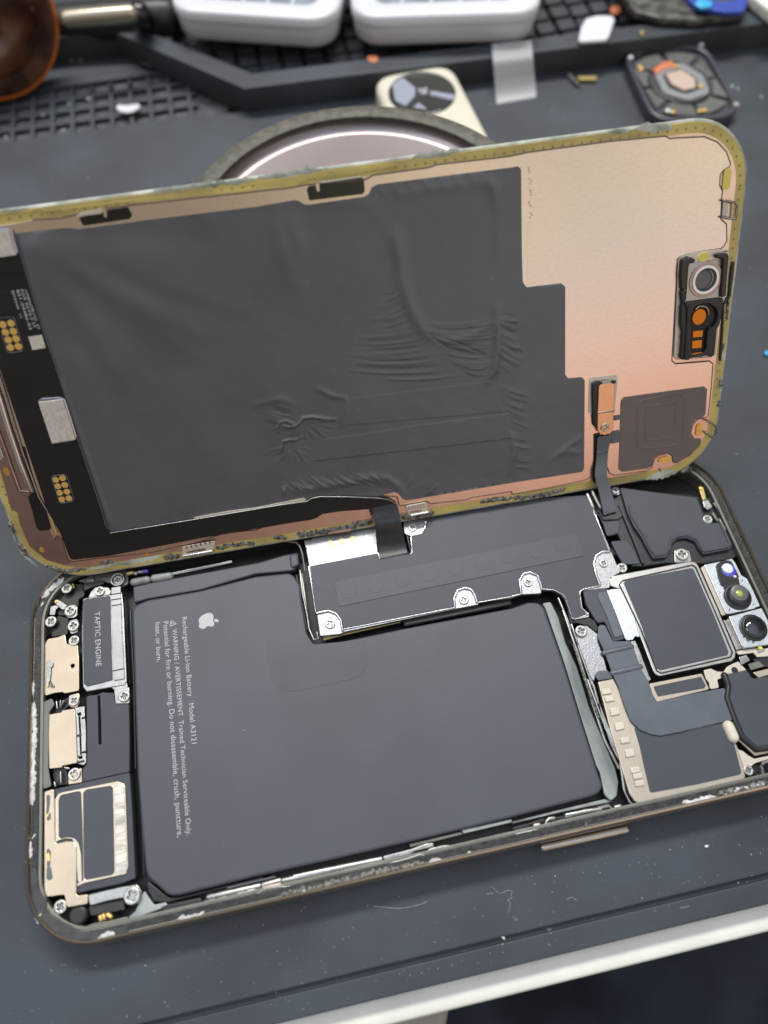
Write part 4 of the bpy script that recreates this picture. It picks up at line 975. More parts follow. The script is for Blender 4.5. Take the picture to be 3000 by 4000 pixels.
# buried tape strips showing through as low steps
steps = [(Dp('e 360,1330 440,1190 1100,1090 1640,1020 1659,1180 1000,1260', F_W), 0.05), (Dp('e 580,925 1530,812 1600,1010 560,1100', F_W), 0.035)]
def inside(p, poly):
    c = False; n = len(poly)
    for i in range(n):
        x1, y1 = poly[i]; x2, y2 = poly[(i + 1) % n]
        if (y1 > p[1]) != (y2 > p[1]) and p[0] < (x2 - x1) * (p[1] - y1) / (y2 - y1) + x1: c = not c
    return c
def edge_dist(p, poly):
    best = 1e9; P = Vector(p)
    for i in range(len(poly)):
        a = Vector(poly[i]); b_ = Vector(poly[(i + 1) % len(poly)])
        d = b_ - a; l2 = d.length_squared
        t = max(0, min(1, (P - a).dot(d) / l2)) if l2 > 1e-12 else 0
        best = min(best, (a + d * t - P).length_squared)
    return math.sqrt(best)
bounds = []
for pl, h, w in ridges:
    xs = [p[0] for p in pl]; ys = [p[1] for p in pl]
    bounds.append((min(xs) - 3 * w, max(xs) + 3 * w, min(ys) - 3 * w, max(ys) + 3 * w))
def film_height(x, y):
    h = 0.13 * noise.noise(Vector((x * 0.07, y * 0.07, 2.0))) + 0.02 * noise.noise(Vector((x * 0.35 + y * 0.2, y * 0.3, 5.0)))
    P = Vector((x, y))
    for (pl, hh, w), bb in zip(ridges, bounds):
        if not (bb[0] < x < bb[1] and bb[2] < y < bb[3]): continue
        best = 1e9; tt = 0.5; n = len(pl) - 1
        for i in range(n):
            ax, ay = pl[i]; bx, by = pl[i + 1]
            dx, dy = bx - ax, by - ay; l2 = dx * dx + dy * dy
            t = max(0, min(1, ((x - ax) * dx + (y - ay) * dy) / l2)) if l2 > 1e-12 else 0
            d2 = (ax + dx * t - x) ** 2 + (ay + dy * t - y) ** 2
            if d2 < best: best = d2; tt = (i + t) / n
        h += hh * math.exp(-best / (w * w)) * (0.25 + 0.75 * math.sin(math.pi * min(1, max(0, 0.08 + tt * 0.84))))
    for poly, hh in steps:
        if inside((x, y), poly): h += hh
    return max(h, -0.09)
GS = 0.5
xs = [p[0] for p in outline]; ys = [p[1] for p in outline]
verts = [Vector(p) for p in outline]
nb = len(verts)
edges = [(i, (i + 1) % nb) for i in range(nb)]
FINE = Dp('e -20,880 560,640 780,60 1000,-40 1659,280 f 100,800 100,1380 e 1000,1580 100,1600 -20,1400', F_W)
inner = fillet(Dp('s 90,935 1000,830 1440,780 2020,668 2024,1120 2190,1125 2190,1485 2262,1495 2262,1820 1600,1935 1560,1905 1400,1945 1200,1940 430,2065 300,1690', F_W), 0)
def in_fine(x, y): return inside((x, y), FINE)
y = min(ys); row = 0
while y < max(ys):
    # scanline clipping keeps the grid well inside the outline
    xx = []
    for i in range(nb):
        (x1, y1), (x2, y2) = outline[i], outline[(i + 1) % nb]
        if (y1 > y) != (y2 > y): xx.append((x2 - x1) * (y - y1) / (y2 - y1) + x1)
    xx.sort()
    for a, b_ in zip(xx[::2], xx[1::2]):
        x = a + 0.3 + (0.25 if row % 2 else 0)
        while x < b_ - 0.3:
            if not in_fine(x, y): verts.append(Vector((x, y)))
            x += GS
    y += GS * 0.9; row += 1
fx = [p[0] for p in FINE]; fy = [p[1] for p in FINE]
y = min(fy); row = 0
while y < max(fy):
    x = min(fx) + (0.1 if row % 2 else 0)
    while x < max(fx):
        if in_fine(x, y) and inside((x, y), inner): verts.append(Vector((x, y)))
        x += 0.2
    y += 0.18; row += 1
vo, eo, fo, *_ = delaunay_2d_cdt(verts, edges, [], 1, 1e-5)
me = bpy.data.meshes.new('film')
def fade(x, y):
    return 1.0
vz = []
for v in vo:
    vz.append((v.x, v.y, F_W + film_height(v.x, v.y)))
me.from_pydata(vz, [], fo)
bm = bmesh.new(); bm.from_mesh(me)
bmesh.ops.recalc_face_normals(bm, faces=bm.faces[:])
if sum(f.normal.z for f in bm.faces) < 0: bmesh.ops.reverse_faces(bm, faces=bm.faces[:])
be = [e for e in bm.edges if len(e.link_faces) == 1]
ret = bmesh.ops.extrude_edge_only(bm, edges=be)
for g in ret['geom']:
    if isinstance(g, bmesh.types.BMVert): g.co.z = 0.30
bmesh.ops.recalc_face_normals(bm, faces=bm.faces[:])
bm.to_mesh(me); bm.free()
film = link_mesh('graphite_film', scaled(me), M['black_film'], screen, 70)

# ---- flex board along the left end and the lower edge
flexb = dplate('flex_board', 's -200,960 -120,936 54,914 70,987 97,1052 163,1277 206,1400 253,1543 300,1706 398,2000 416,2066 431,2081 603,2054 756,2029 1100,1971 1198,1958 1216,1946 1252,1939 1353,1940 1480,1945 1520,1951 1548,1969 1557,1989 1560,2010 1456,2005 1456,1989 1331,1998 1259,2009 1237,2024 1216,2031 1100,2049 1000,2067 784,2103 422,2173 289,2187 274,2184 265,2163 238,2090 187,2000 18,1500 -60,1270', 0.95, 0.25, 'flex_black', screen, 0.6, 0.08)
dtube('flex_edge', 's 431,2082 603,2055 756,2030 1100,1972 1198,1959 1216,1947 1252,1940 1353,1941 1480,1946 1520,1952 1548,1970', 0.97, 0.12, 'silver', flexb)
dtube('flex_edge', 's 60,920 97,1050 163,1275 206,1398 253,1541 300,1704 398,1998 416,2064', 0.93, 0.09, 'flex_grey', flexb)
dplate('bare_strip', 'N 845,92 870,70 1300,-10 1659,-55 H 240,265 270,285 240,300 0,335 N 1300,15', 0.80, 0.25, 'cream_matte', screen, 0.1, 0.03)
for grp, r in ((('P 30,190', 'P 118,175', 'P 58,272', 'P 145,262', 'P 88,355', 'P 173,342', 'P 112,437', 'P 200,425'), 34 / 2.7657), (('O 720,1243', 'O 810,1222', 'O 748,1327', 'O 840,1310', 'O 773,1412', 'O 868,1398', 'O 800,1497', 'O 893,1483'), 41 / 3.318)):
    for s in grp:
        c = D(px(s)[0], 0.98)
        link_mesh('gold_pad', scaled(prism_mesh([circle(c, r / 18.6, 20)], 1.0, 0.1, 0.04)), M['gold_pad'], flexb)
dtube('pad_outline', 'P -60,120 60,110 150,110 190,240 255,440 240,475 150,492 90,488 70,460 20,300', 0.96, 0.09, 'flex_grey', flexb)
dtube('pad_outline', 'O 672,1210 690,1190 830,1175 865,1195 960,1490 940,1520 800,1548 770,1530 672,1220', 0.96, 0.09, 'flex_grey', flexb)
for s, o2 in (('O 497,240 810,200 980,720 670,770', 'O 490,205 540,180 770,165 840,190 1000,690 985,735 680,790 655,760 485,240'), ('Q -300,420 118,368 235,722 -200,790', 'Q -300,370 115,335 170,370 262,690 240,740 -200,810')):
    can = dplate('chip', o2, 1.25, 0.5, 'chip_edge', flexb, 0.4, 0.25)
    dplate('chip_pad', s, 1.5, 0.4, 'chip_beige', can, 0.12, 0.05)
dplate('chip', 'Q -250,830 60,830 280,850 320,960 290,990 -200,1020', 1.02, 0.12, 'flex_black', flexb, 0.5, 0.05)
dplate('chip', 'Q -250,1240 80,1240 130,1300 205,1560 190,1610 -200,1640', 1.05, 0.2, 'flex_black', flexb, 0.5, 0.08)
dplate('sticker', 'P 303,320 452,298 492,440 350,464', 1.0, 0.05, 'chip_beige', flexb, 0.03, 0.01)
ink('lettering', 'AMB669BY02_E2', 'Q 352,1222', 'Q 548,1792', 1.0, 'white_ink2', flexb, 1.15, True, 0.0, 0.66)
ink('lettering', 'POR REV0.0 LF', 'Q 293,1220', 'Q 487,1770', 1.0, 'white_ink2', flexb, 1.15, True, 0.0, 0.66)
ink('lettering', '821-04486-03', 'Q 232,1228', 'Q 422,1795', 1.0, 'white_ink2', flexb, 1.15, True, 0.0, 0.66)
ink('lettering', 'BH2340  11', 'Q 165,1240', 'Q 288,1625', 1.0, 'white_ink2', flexb, 1.15, True, 0.0, 0.66)

# ---- black ribbon folding down into the phone
def body_to_screen(v): return RDT @ (Vector(v) - CD)
def scr_pt(s, w): q = D(px(s)[0], w); return Vector((q[0], q[1], w))
def bod_pt(s, z): q = B(px(s)[0], z); return body_to_screen((q[0], q[1], z))
rows = [(scr_pt('H 975,372', 1.0), scr_pt('H 1240,318', 1.0)), (scr_pt('H 985,430', 1.5), scr_pt('H 1262,385', 1.5)), (scr_pt('H 998,500', 2.3), scr_pt('H 1280,470', 2.3)),
        (scr_pt('H 1012,575', 3.0), scr_pt('H 1290,535', 3.0)), (bod_pt('H 1028,690', 0.6), bod_pt('H 1318,660', 0.6)), (bod_pt('H 1045,810', -0.9), bod_pt('H 1340,770', -0.9)), (bod_pt('H 1062,922', -1.1), bod_pt('H 1358,860', -1.1))]
link_mesh('ribbon_cable', scaled(strip_mesh(rows, 0.16, 8)), M['ribbon_black'], screen, 60)
dplate('ribbon_step', 'H 945,380 975,378 985,440 960,450', 1.0, 0.3, 'plastic_black', screen, 0.1, 0.05)
bplate('ribbon_socket', 'H 970,560 1010,560 1010,700 1060,925 1395,865 1310,520 1340,500 1400,840 1385,875 1060,935 1030,900', -1.6, 0.8, 'plastic_black', phone, 0.1, 0.1)
# clips on the lower edge
for s, sl in (('H 1340,350 1555,310 1590,425 1400,455 1370,445', 'H 1375,425 1400,405 1510,388 1520,400 1500,412 1390,430'), ('N 705,450 1110,378 1135,385 1125,460 1085,510 715,578 700,540', 'N 750,530 790,505 980,470 1020,480 1000,500 770,538')):
    cl = dplate('edge_clip', s, 0.95, 0.35, 'cream_matte', screen, 0.3, 0.12)
    dplate('clip_slot', sl, 1.0, 0.08, 'copper_dark', cl, 0.15, 0.02)
    P4 = Dp(s, 1.0)
    dd = []
    for i in range(6):
        for j in range(2):
            a = Vector(P4[0]).lerp(Vector(P4[1]), 0.14 + 0.145 * i); b2 = Vector(P4[-1]).lerp(Vector(P4[2]), 0.14 + 0.145 * i)
            q = a.lerp(b2, 0.18 + 0.22 * j)
            dd.append(prism_mesh([circle(q, 0.2, 8)], 0.98, 0.06, 0.01))
    link_mesh('clip_hole', scaled(join_meshes(dd)), M['copper_dark'], cl)
dtube('clip_lip', 'H 1400,452 1585,418', 1.1, 0.25, 'silver_line')
dtube('clip_lip', 'N 715,572 1088,508', 1.1, 0.3, 'silver_line')
dplate('edge_tab', 'H 497,640 740,598 757,605 745,625 510,655', 0.6, 0.4, 'copper_edge', screen, 0.2, 0.1)

# ---- sensor holder at the right edge
hold = dplate('holder_plate', 'S 200,290 240,190 300,152 860,92 990,100 1005,160 985,500 960,830 905,940 870,1260 830,1330 790,1760 700,1800 400,1815 180,1832 132,1790 150,1400 172,900', 0.5, 0.3, 'cream_matte', screen, 0.5, 0.12)
brk_hole = 'S 400,1150 430,1060 500,985 600,958 700,960 790,1030 825,1120 800,1240 742,1340 702,1312 655,1420 642,1660 600,1730 520,1757 415,1765 420,1400 395,1250'
dplate('sensor_bracket', 'S 238,790 255,735 322,740 312,912 340,930 920,862 905,960 882,1180 850,1282 812,1345 772,1760 720,1797 640,1762 560,1790 400,1800 370,1842 250,1832 236,1790 265,1400 235,1290 240,1000 262,960', 1.4, 1.0, 'plastic_black', hold, 0.5, 0.22, [brk_hole], 0.6)
dplate('bracket_post', 'S 262,262 300,240 430,228 480,262 455,302 372,318 345,420 332,732 250,735 238,500', 1.5, 1.2, 'plastic_brown', hold, 0.5, 0.22)
dplate('bracket_post', 'S 795,175 900,158 975,160 1000,200 992,300 950,840 866,855 900,400 915,250 800,235', 1.5, 1.2, 'plastic_brown', hold, 0.4, 0.22)
dtube('post_rib', 'S 310,940 345,1010 340,1250 320,1500 300,1800', 1.45, 0.28, 'plastic_black', hold)
dplate('slot_floor', 'S 380,1150 420,1040 500,960 620,940 800,1000 840,1120 810,1260 700,1420 660,1700 560,1790 400,1790', 0.62, 0.1, 'flex_black', hold, 0.4, 0.02)
cp = dplate('camera_plate', 'S 368,318 480,300 795,262 870,400 900,420 852,848 340,918 308,925 330,740 352,400', 0.9, 0.3, 'silver', hold, 0.3, 0.1)
def dring(name, c, r0, r1, w, t, mat, parent, ry=1.0):
    me = prism_mesh([circle(c, r0, 36, r0 * ry), circle(c, r1, 36, r1 * ry)], w, t, 0.06)
    return link_mesh(name, scaled(me), M[mat], parent)
c = D(px('S 630,575')[0], 1.0)
dring('ring', c, 3.55, 2.95, 1.05, 0.3, 'copper_dark', cp)
dring('ring', c, 2.95, 2.3, 1.15, 0.5, 'silver_line', cp)
c2 = D(px('S 592,572')[0], 0.9)
dring('ring', D(px('S 612,573')[0], 1.0), 2.45, 2.0, 0.98, 0.3, 'plastic_brown', cp)
link_mesh('lens', scaled(prism_mesh([circle(c2, 2.05, 32)], 1.0, 0.2, 0.08)), M['glass_black'], cp)
link_mesh('lens_face', scaled(prism_mesh([circle(D(px('S 585,575')[0], 1.0), 1.75, 32)], 1.06, 0.1, 0.03)), M['lens_grey'], cp)
link_mesh('paint_dot', scaled(prism_mesh([circle(D(px('S 597,218')[0], .6), 1.3, 24, 0.88)], 0.62, 0.12, 0.03)), M['yellow_dot'], hold)
c = D(px('S 530,1160')[0], 0.85)
link_mesh('orange_window', scaled(prism_mesh([circle(c, 1.5, 32, 1.62)], 0.85, 0.15, 0.03)), M['orange'], hold)
dplate('orange_window', 'S 432,1388 588,1372 578,1470 428,1484', 0.85, 0.15, 'orange', hold, 0.06, 0.03)
dplate('orange_window', 'S 420,1540 572,1524 564,1642 416,1656', 0.85, 0.15, 'orange', hold, 0.06, 0.03)
dplate('orange_window', 'S 410,1740 570,1712 568,1724 410,1756', 0.85, 0.15, 'orange', hold, 0.03, 0.03)
dtube('slot_lip', 'S 470,1040 520,990 580,985 640,1010 670,1060 672,1120', 0.8, 0.25, 'cream', hold)
dtube('slot_lip', 'S 410,1800 560,1780 650,1720', 0.7, 0.25, 'cream_matte', hold)
for s in ('S 300,212 350,208', 'S 910,130 965,125', 'S 220,1090 220,1145', 'S 225,1430 225,1485', 'S 198,1735 198,1785'):
    dtube('print_mark', s, 0.5, 0.13, 'speaker_film', hold)

# ---- ear speaker bracket, taupe film, grey ribbon
ear = dplate('speaker_seat', 'R 288,212 320,200 440,190 570,172 590,200 585,300 550,610 330,615 272,590 280,250', 0.45, 0.2, 'cream_matte', screen, 0.4, 0.06)
dplate('dark_post', 'R 318,275 370,250 415,252 420,275 385,300 372,500 368,765 335,735 322,600 315,400', 1.2, 0.9, 'plastic_black', ear, 0.3, 0.2)
dplate('dark_post', 'R 520,240 570,240 575,262 550,275 525,262', 0.8, 0.4, 'plastic_black', ear, 0.2, 0.1)
dplate('silver_end', 'R 415,262 430,248 515,238 525,262 425,280', 1.3, 0.4, 'silver', ear, 0.2, 0.1)
dplate('ear_bracket', 'R 384,300 430,276 520,264 560,285 548,560 540,770 512,812 440,832 392,812 370,770 372,585', 1.35, 0.35, 'copper_bracket', ear, 0.5, 0.12)
dtube('bracket_step', 'R 376,588 548,566', 1.33, 0.22, 'copper_dark', ear)
c = D(px('R 452,745')[0], 1.5)
screw(ear, c, 0.98, 1.62, lift=0)
dplate('dark_channel', 'R 328,815 400,800 400,840 365,870 360,1000 345,1340 325,1345', 0.42, 0.1, 'flex_black', screen, 0.2, 0.02)
earfilm = dplate('taupe_film', 'f 705,955 710,932 728,915 1000,878 1245,846 1266,862 1255,1028 1235,1046 1195,1060 1168,1092 1158,1150 1180,1182 1224,1188 1214,1222 1150,1288 1066,1340 1046,1332 1044,1298 1020,1276 958,1287 920,1312 906,1362 880,1378 712,1400 690,1382 698,1200', 0.46, 0.12, 'speaker_film', screen, 0.3, 0.05)
dtube('outline_mark', 'R 890,520 1210,470 1200,850 890,885 880,860 890,520', 0.46, 0.06, 'speaker_film', earfilm)
dtube('outline_mark', 'R 800,500 860,450 1200,380 1280,400 1305,460 1290,850 1240,930 900,975 820,950 790,880 800,500', 0.46, 0.06, 'speaker_film', earfilm)
dplate('grey_tab', 'R 548,625 625,612 625,660 548,675', 0.6, 0.15, 'flex_grey', screen, 0.1, 0.05)
dplate('grey_tab', 'R 515,800 612,778 612,905 520,925', 0.62, 0.15, 'flex_grey', screen, 0.2, 0.05)
rows = [(scr_pt('R 372,850', 0.9), scr_pt('R 525,822', 0.9)), (scr_pt('R 366,930', 0.9), scr_pt('R 508,905', 0.9)), (scr_pt('R 362,1010', 0.95), scr_pt('R 487,990', 0.95)), (scr_pt('R 352,1150', 1.2), scr_pt('R 478,1120', 1.2)), (scr_pt('R 343,1262', 1.7), scr_pt('R 472,1240', 1.7)),
        (bod_pt('R 372,1390', 2.0), bod_pt('R 500,1360', 2.0)), (bod_pt('R 402,1520', 0.4), bod_pt('R 530,1470', 0.4)), (bod_pt('R 428,1640', -0.9), bod_pt('R 570,1610', -0.9)), (bod_pt('R 440,1690', -1.4), bod_pt('R 580,1650', -1.4))]
link_mesh('ribbon_cable', scaled(strip_mesh(rows, 0.16, 7)), M['flex_grey'], screen, 40)
dtube('fold', 'R 363,1018 486,992', 1.05, 0.12, 'flex_grey', screen)
for s, a, b2, m in (('f 988,1320', 42, 22, 'amber_dot'), ('f 1212,1128', 21, 42, 'amber_dot'), ('c 1393,1160', 24, 56, 'yellow_dot')):
    c = D(px(s)[0], 0.4)
    w, h = 2 * a / 1.659 / 18.5, 2 * b2 / 1.659 / 17.5
    link_mesh('paint_dot', scaled(prism_mesh([rrect(w, h, min(w, h) * 0.42, 6, c[0], c[1])], 0.4, 0.08, 0.02)), M[m], screen)
for s in ('c 1375,1300 1440,1312 1458,1330 1450,1410 1435,1420 1370,1408', 'f 1262,1070 1300,1085 1322,1110 1315,1175 1300,1178 1262,1150'):
    dtube('spring_clip', s, 1.1, 0.22, 'plastic_brown', screen)
    dtube('spring_clip', s, 1.25, 0.10, 'silver_line', screen)
dplate('spring_base', 'c 1368,1305 1400,1310 1395,1400 1360,1405', 0.5, 0.15, 'silver', screen, 0.15, 0.04)
dplate('tape_ghost', 'c 100,1440 495,1420 500,1659 f 500,180 100,170', 0.345, 0.03, 'copper', plate_rim, 0.3, 0.01)
mk = []
for k in range(10):
    a = px('c 118,1100')[0]; b2 = px('f 130,105')[0]; u = k / 9
    q = D((a[0] + (b2[0] - a[0]) * u, a[1] + (b2[1] - a[1]) * u), 0.33)
    for j in range(3):
        mk.append(prism_mesh([rrect(0.34, 0.28, 0.06, 2, q[0] + random.uniform(-.35, .35), q[1] + 0.38 * (j - 1))], 0.335, 0.03, 0.005))
link_mesh('print_mark', scaled(join_meshes(mk)), surf('faint_print', (0.50, 0.37, 0.31), 0.45, metal=0.7), plate_rim)
dplate('print_mark', 'f 960,1375 968,1385 962,1396 954,1386', 0.4, 0.05, 'speaker_film', plate_rim, 0.02, 0.01)

# ------------------------------------------------------------------ repair mat, table, floor
mat = empty('repair_mat', loc=(0.04, 0.13, 0), label='dark grey silicone repair mat under the opened phone', cat='mat')
def mp(name, me, m='silicone', smooth=40):
    me.transform(Matrix.Translation((-40, -130, 0)))
    return link_mesh(name, scaled(me), M[m], mat, smooth)
Z0 = 0.0
XL, XR = -190.0, 250.0
PFY, PBY = 200.0, 226.6
def poly_plate(pts, z, t, b=0.2, r=0.0): return prism_mesh([fillet(pts, r)], z, t, b)
mp('front_border', poly_plate([(XL, -57.2), (XR, -57.0), (XR, -52.75), (XL, -53.3)], Z0, 4.0, 0.35))
mp('work_surface', poly_plate([(XL, -52.45), (XR, -51.9), (XR, 200), (-22, 198.5), (-36, 200.2), (XL, PFY)], Z0, 4.0, 0.35))
mp('groove_floor', poly_plate([(XL, -53.6), (XR, -53.1), (XR, -51.6), (XL, -52.1)], -1.2, 1.5, 0.05))
mp('pocket_floor', poly_plate([(XL, 199), (-20, 199), (-20, PBY + 2), (XL, PBY + 2)], -2.0, 1.7, 0.05), 'dusty')
mp('mat_base', poly_plate([(XL, -56), (XR, -56), (XR, 350), (XL, 350)], -3.4, 0.55, 0.05))
mp('ledge', poly_plate([(XL, PBY), (-36.5, PBY - 0.4), (-36.5, 243), (XL, 243)], Z0 - 0.05, 3.9, 0.5))
bars = []
for k in range(16):
    x = -99.0 + 6.65 * k
    if x < -30: bars.append(poly_plate([(x - .75, 199.7), (x + .75, 199.7), (x + .75, PBY - 1.5), (x - .75, PBY - 1.5)], -0.35, 2.6, 0.35))
for k in range(1, 4):
    yy = 200.0 + 6.45 * k
    bars.append(poly_plate([(XL, yy - .75), (-30, yy - .75), (-30, yy + .75), (XL, yy + .75)], -0.42, 2.5, 0.35))
mp('pocket_grid', join_meshes(bars))
RZ = 8.4
mp('ridge', poly_plate([(XL, 240.3), (-54.6, 239.2), (-13.0, 197.1), (XR, 191.5), (XR, 199.5), (-9.5, 204.8), (-52.0, 245.6), (XL, 246.8)], RZ, 10.5, 0.6))
mp('tray_floor', poly_plate([(XL, 246), (-52, 244.8), (-10, 204), (XR, 198.5), (XR, 360), (XL, 360)], 1.0, 3.0, 0.2))
pads = []
for i in range(20):
    for j in range(12):
        x = 66 + 7.7 * i; yy = 208 + 8.2 * j
        if x < 240: pads.append(poly_plate(rrect(6.2, 6.2, 0.9, 2, x, yy), 3.2 + 0.3 * ((i * 7 + j * 3) % 3), 3.0, 0.5))
for i in range(16):
    for j in range(12):
        x = -64 + 7.7 * i; yy = 214 + 8.2 * j
        if yy > 250 - (x + 54) * 1.0 + 3 and x < 60: pads.append(poly_plate(rrect(6.2, 6.2, 0.9, 2, x, yy), 3.0, 2.8, 0.5))
mp('grid_pads', join_meshes(pads))
mp('pivot_boss', prism_mesh([circle((-43.5, 231.5), 5.5, 24, 4.0, -0.6)], 2.2, 4.0, 0.6), 'plastic_black')

table = empty('work_table', loc=(0.04, 0.10, -0.004), label='cream table with its rounded front edge showing below the mat', cat='table')
me = prism_mesh([[(-420, -61.7 - .6), (480, -61.2 - .6), (480, 700), (-420, 700)]], -4.05, 24, 1.3, 4)
me.transform(Matrix.Translation((-40, -100, 4)))
link_mesh('table_top', scaled(me), M['pale_table'], table, 60)
me = prism_mesh([[(-260, -70), (-8, -72), (-2, -60), (-2, -20), (-260, -20)]], -40, 60, 2)
me.transform(Matrix.Translation((-40, -100, 4)))
link_mesh('table_leg', scaled(me), M['drawer'], table, 60)

# black cloth (a lap in dark trousers or an apron) below the table edge, with soft folds
bm = bmesh.new()
nx, ny = 70, 40
grid = []
for j in range(ny + 1):
    r_ = []
    for i in range(nx + 1):
        x = -0.30 + 0.60 * i / nx; y = -0.30 + 0.30 * j / ny
        d = (x * 0.8 + y * 0.6)
        z = -0.15 + 0.018 * math.sin(d * 38 + 1.2) + 0.012 * math.sin(d * 71 + y * 20) + 0.01 * noise.noise(Vector((x * 14, y * 14, 3)))
        r_.append(bm.verts.new((x, y, z)))
    grid.append(r_)
for j in range(ny):
    for i in range(nx):
        bm.faces.new((grid[j][i], grid[j][i + 1], grid[j + 1][i + 1], grid[j + 1][i]))
me = bpy.data.meshes.new('cloth'); bm.to_mesh(me); bm.free()
cl = link_mesh('black_cloth', me, M['cloth'], None, 180)
so = cl.modifiers.new('thick', 'SOLIDIFY'); so.thickness = 0.002; so.offset = -1
tag(cl, 'black cloth with soft folds below the cream table edge', 'cloth')
me = prism_mesh([[(-3000, -3000), (3000, -3000), (3000, 3000), (-3000, 3000)]], -740, 10, 1)
fl = link_mesh('floor', scaled(me), M['floor'], None); fl['kind'] = 'structure'

# ------------------------------------------------------------------ things behind the screen
# round tin: the screen leans on its near edge
tx, ty, tr, th = 8.4, 95.7, 43.7, 29.0 + LIFT
tin = empty('round_tin', loc=(tx * MM, ty * MM, 0), label='round tin with wide olive-brown rim and mauve metal inside, behind the raised screen', cat='tin')
def lathe(name, prof, mat_, parent, n=96):
    rings = [[(r * math.cos(2 * math.pi * k / n), r * math.sin(2 * math.pi * k / n), z) for k in range(n)] for r, z in prof]
    return link_mesh(name, scaled(loft_mesh(rings, True, True)), M[mat_], parent, 40)
lathe('tin_rim', ((tr - 1, 0), (tr - 0.2, 0.8), (tr - 0.2, th - 0.8), (tr - 0.5, th - 0.2), (tr - 1.2, th), (tr - 4.6, th), (tr - 5.0, th - 0.3), (tr - 5.0, th - 8)), 'tin_rim', tin)
fl_ = [(tr - 4.9, th - 7.5)] + [(tr - 7.9 + 3 * math.cos(math.radians(a)), th - 0.1 - 3 * math.sin(math.radians(a))) for a in range(0, 91, 6)] + [(tr - 15, th - 3.15), (tr - 26, th - 3.2), (3, th - 3.2)]
lathe('tin_floor', fl_, 'tin_floor', tin)

# cream smartwatch
watch = empty('smart_watch', loc=(0.044, 0.178, 0), label='cream watch case lying face down, dark round sensor window up, behind the tin', cat='watch')
def wp(name, pts, z, t, m, b=1.2, r=0, holes=()):
    me = prism_mesh([fillet(pts, r, 6)] + [fillet(h, 0) for h in holes], z, t, b, 4)
    me.transform(Matrix.Translation((-44, -178, 0)))
    return link_mesh(name, scaled(me), M[m], watch, 60)
wc = wp('case', [(29.0, 194.0), (56.5, 195.5), (59.5, 150), (30.5, 150)], 8.6, 8.4, 'watch_cream', 2.2, 7.5)
wd = wp('sensor_window', circle((43.2, 181.4), 11.0, 48), 9.1, 1.0, 'watch_glass', 0.4)
wp('sensor_facet', [(34.6, 187.5), (38.5, 190.4), (41.5, 184.0), (40.5, 180.0), (36.5, 175.5), (33.8, 179)], 9.16, 0.08, 'watch_pale', 0.02, 0.6)
wp('sensor_facet', [(46.0, 181.5), (53.3, 177.6), (52.2, 175.0), (45.4, 179.4)], 9.16, 0.08, 'watch_pale', 0.02, 0.4)
wp('sensor_facet', [(38.5, 174.5), (43, 172.2), (41.0, 176.3)], 9.16, 0.08, 'watch_pale', 0.02, 0.4)
wp('sensor_core', circle((43.6, 181.6), 1.9, 20), 9.2, 0.1, 'lens_grey', 0.02)
dmesh = [prism_mesh([circle((43.6 + dx, 181.6 + dy), 0.42, 10)], 9.26, 0.08, 0.02) for dx, dy in ((-1.1, 1.0), (0.2, 0.6), (1.1, 1.1), (-.4, -.5), (.5, -.9))]
me = join_meshes(dmesh); me.transform(Matrix.Translation((-44, -178, 0)))
link_mesh('sensor_diode', scaled(me), M['white_plastic'], watch)
me = tube_mesh([(-17.0, 1.5, 4.6), (-13.5, 1.5, 4.6)], 2.3, 20)
link_mesh('crown', scaled(me), M['silver'], watch, 60)

# dark watch back with coil
back = empty('watch_back', loc=(0.131, 0.175, 0), label='dark square watch back lying open with grey coil and pinkish chip', cat='watch part')
def kp(name, pts, z, t, m, b=0.2, r=0, holes=()):
    me = prism_mesh([fillet(pts, r, 6)] + [fillet(h, 0) for h in holes], z, t, b, 3)
    me.transform(Matrix.Translation((-131, -175, 0)))
    return link_mesh(name, scaled(me), M[m], back, 50)
sq = [(118.0, 196.8), (148.5, 195.5), (145.0, 154.5), (115.0, 157.5)]
kc = (131.6, 175.9)
def shrink(pts, k, c=kc): return [(c[0] + (x - c[0]) * k, c[1] + (y - c[1]) * k) for x, y in pts]
kp('shell', sq, 2.4, 2.4, 'back_dark', 0.8, 9.5)
kp('shell_rim', sq, 3.9, 2.0, 'back_dark', 0.7, 9.5, [fillet(shrink(sq, 0.89), 8.0, 6)])
for k in range(8):
    a0 = math.radians(45 * k + 4); a1 = math.radians(45 * k + 41)
    seg = []
    for q in range(5):
        a = a0 + (a1 - a0) * q / 4; seg.append((kc[0] + 10.6 * math.cos(a), kc[1] + 11.8 * math.sin(a)))
    for q in range(5):
        a = a1 + (a0 - a1) * q / 4
        f = 1 / max(abs(math.cos(a)) / 12.6, abs(math.sin(a)) / 17.6)
        f = min(f, 17.2); seg.append((kc[0] + f * math.cos(a), kc[1] + f * math.sin(a)))
    kp('panel', seg, 3.3 + 0.1 * (k % 2), 0.9, 'back_panel', 0.25, 0.3)
kp('centre_well', circle(kc, 10.2, 40, 10.9), 3.5, 1.2, 'back_dark', 0.3)
kp('coil', fillet([(124.5, 183), (136, 185.5), (140.0, 177), (138.5, 167.5), (130, 165.4), (123.5, 171)], 3, 6), 4.1, 0.9, 'coil_grey', 0.3, 0, [fillet([(126.8, 180.5), (134.2, 182.2), (137.2, 176.5), (135.8, 170.2), (130.5, 168.8), (126.2, 173)], 2.4, 6)])
kp('chip', [(127.6, 180.0), (133.6, 181.0), (136.2, 175.4), (134.6, 170.8), (130.4, 170.3), (127.6, 174.2)], 4.5, 0.8, 'chip_pink', 0.2, 1.2)
kp('orange_flex', [(124.0, 183.2), (129.6, 186.6), (132.4, 186.0), (132.8, 183.3), (127.4, 182.4), (125.0, 180.6)], 4.4, 0.4, 'orange_crumb', 0.1, 0.5)
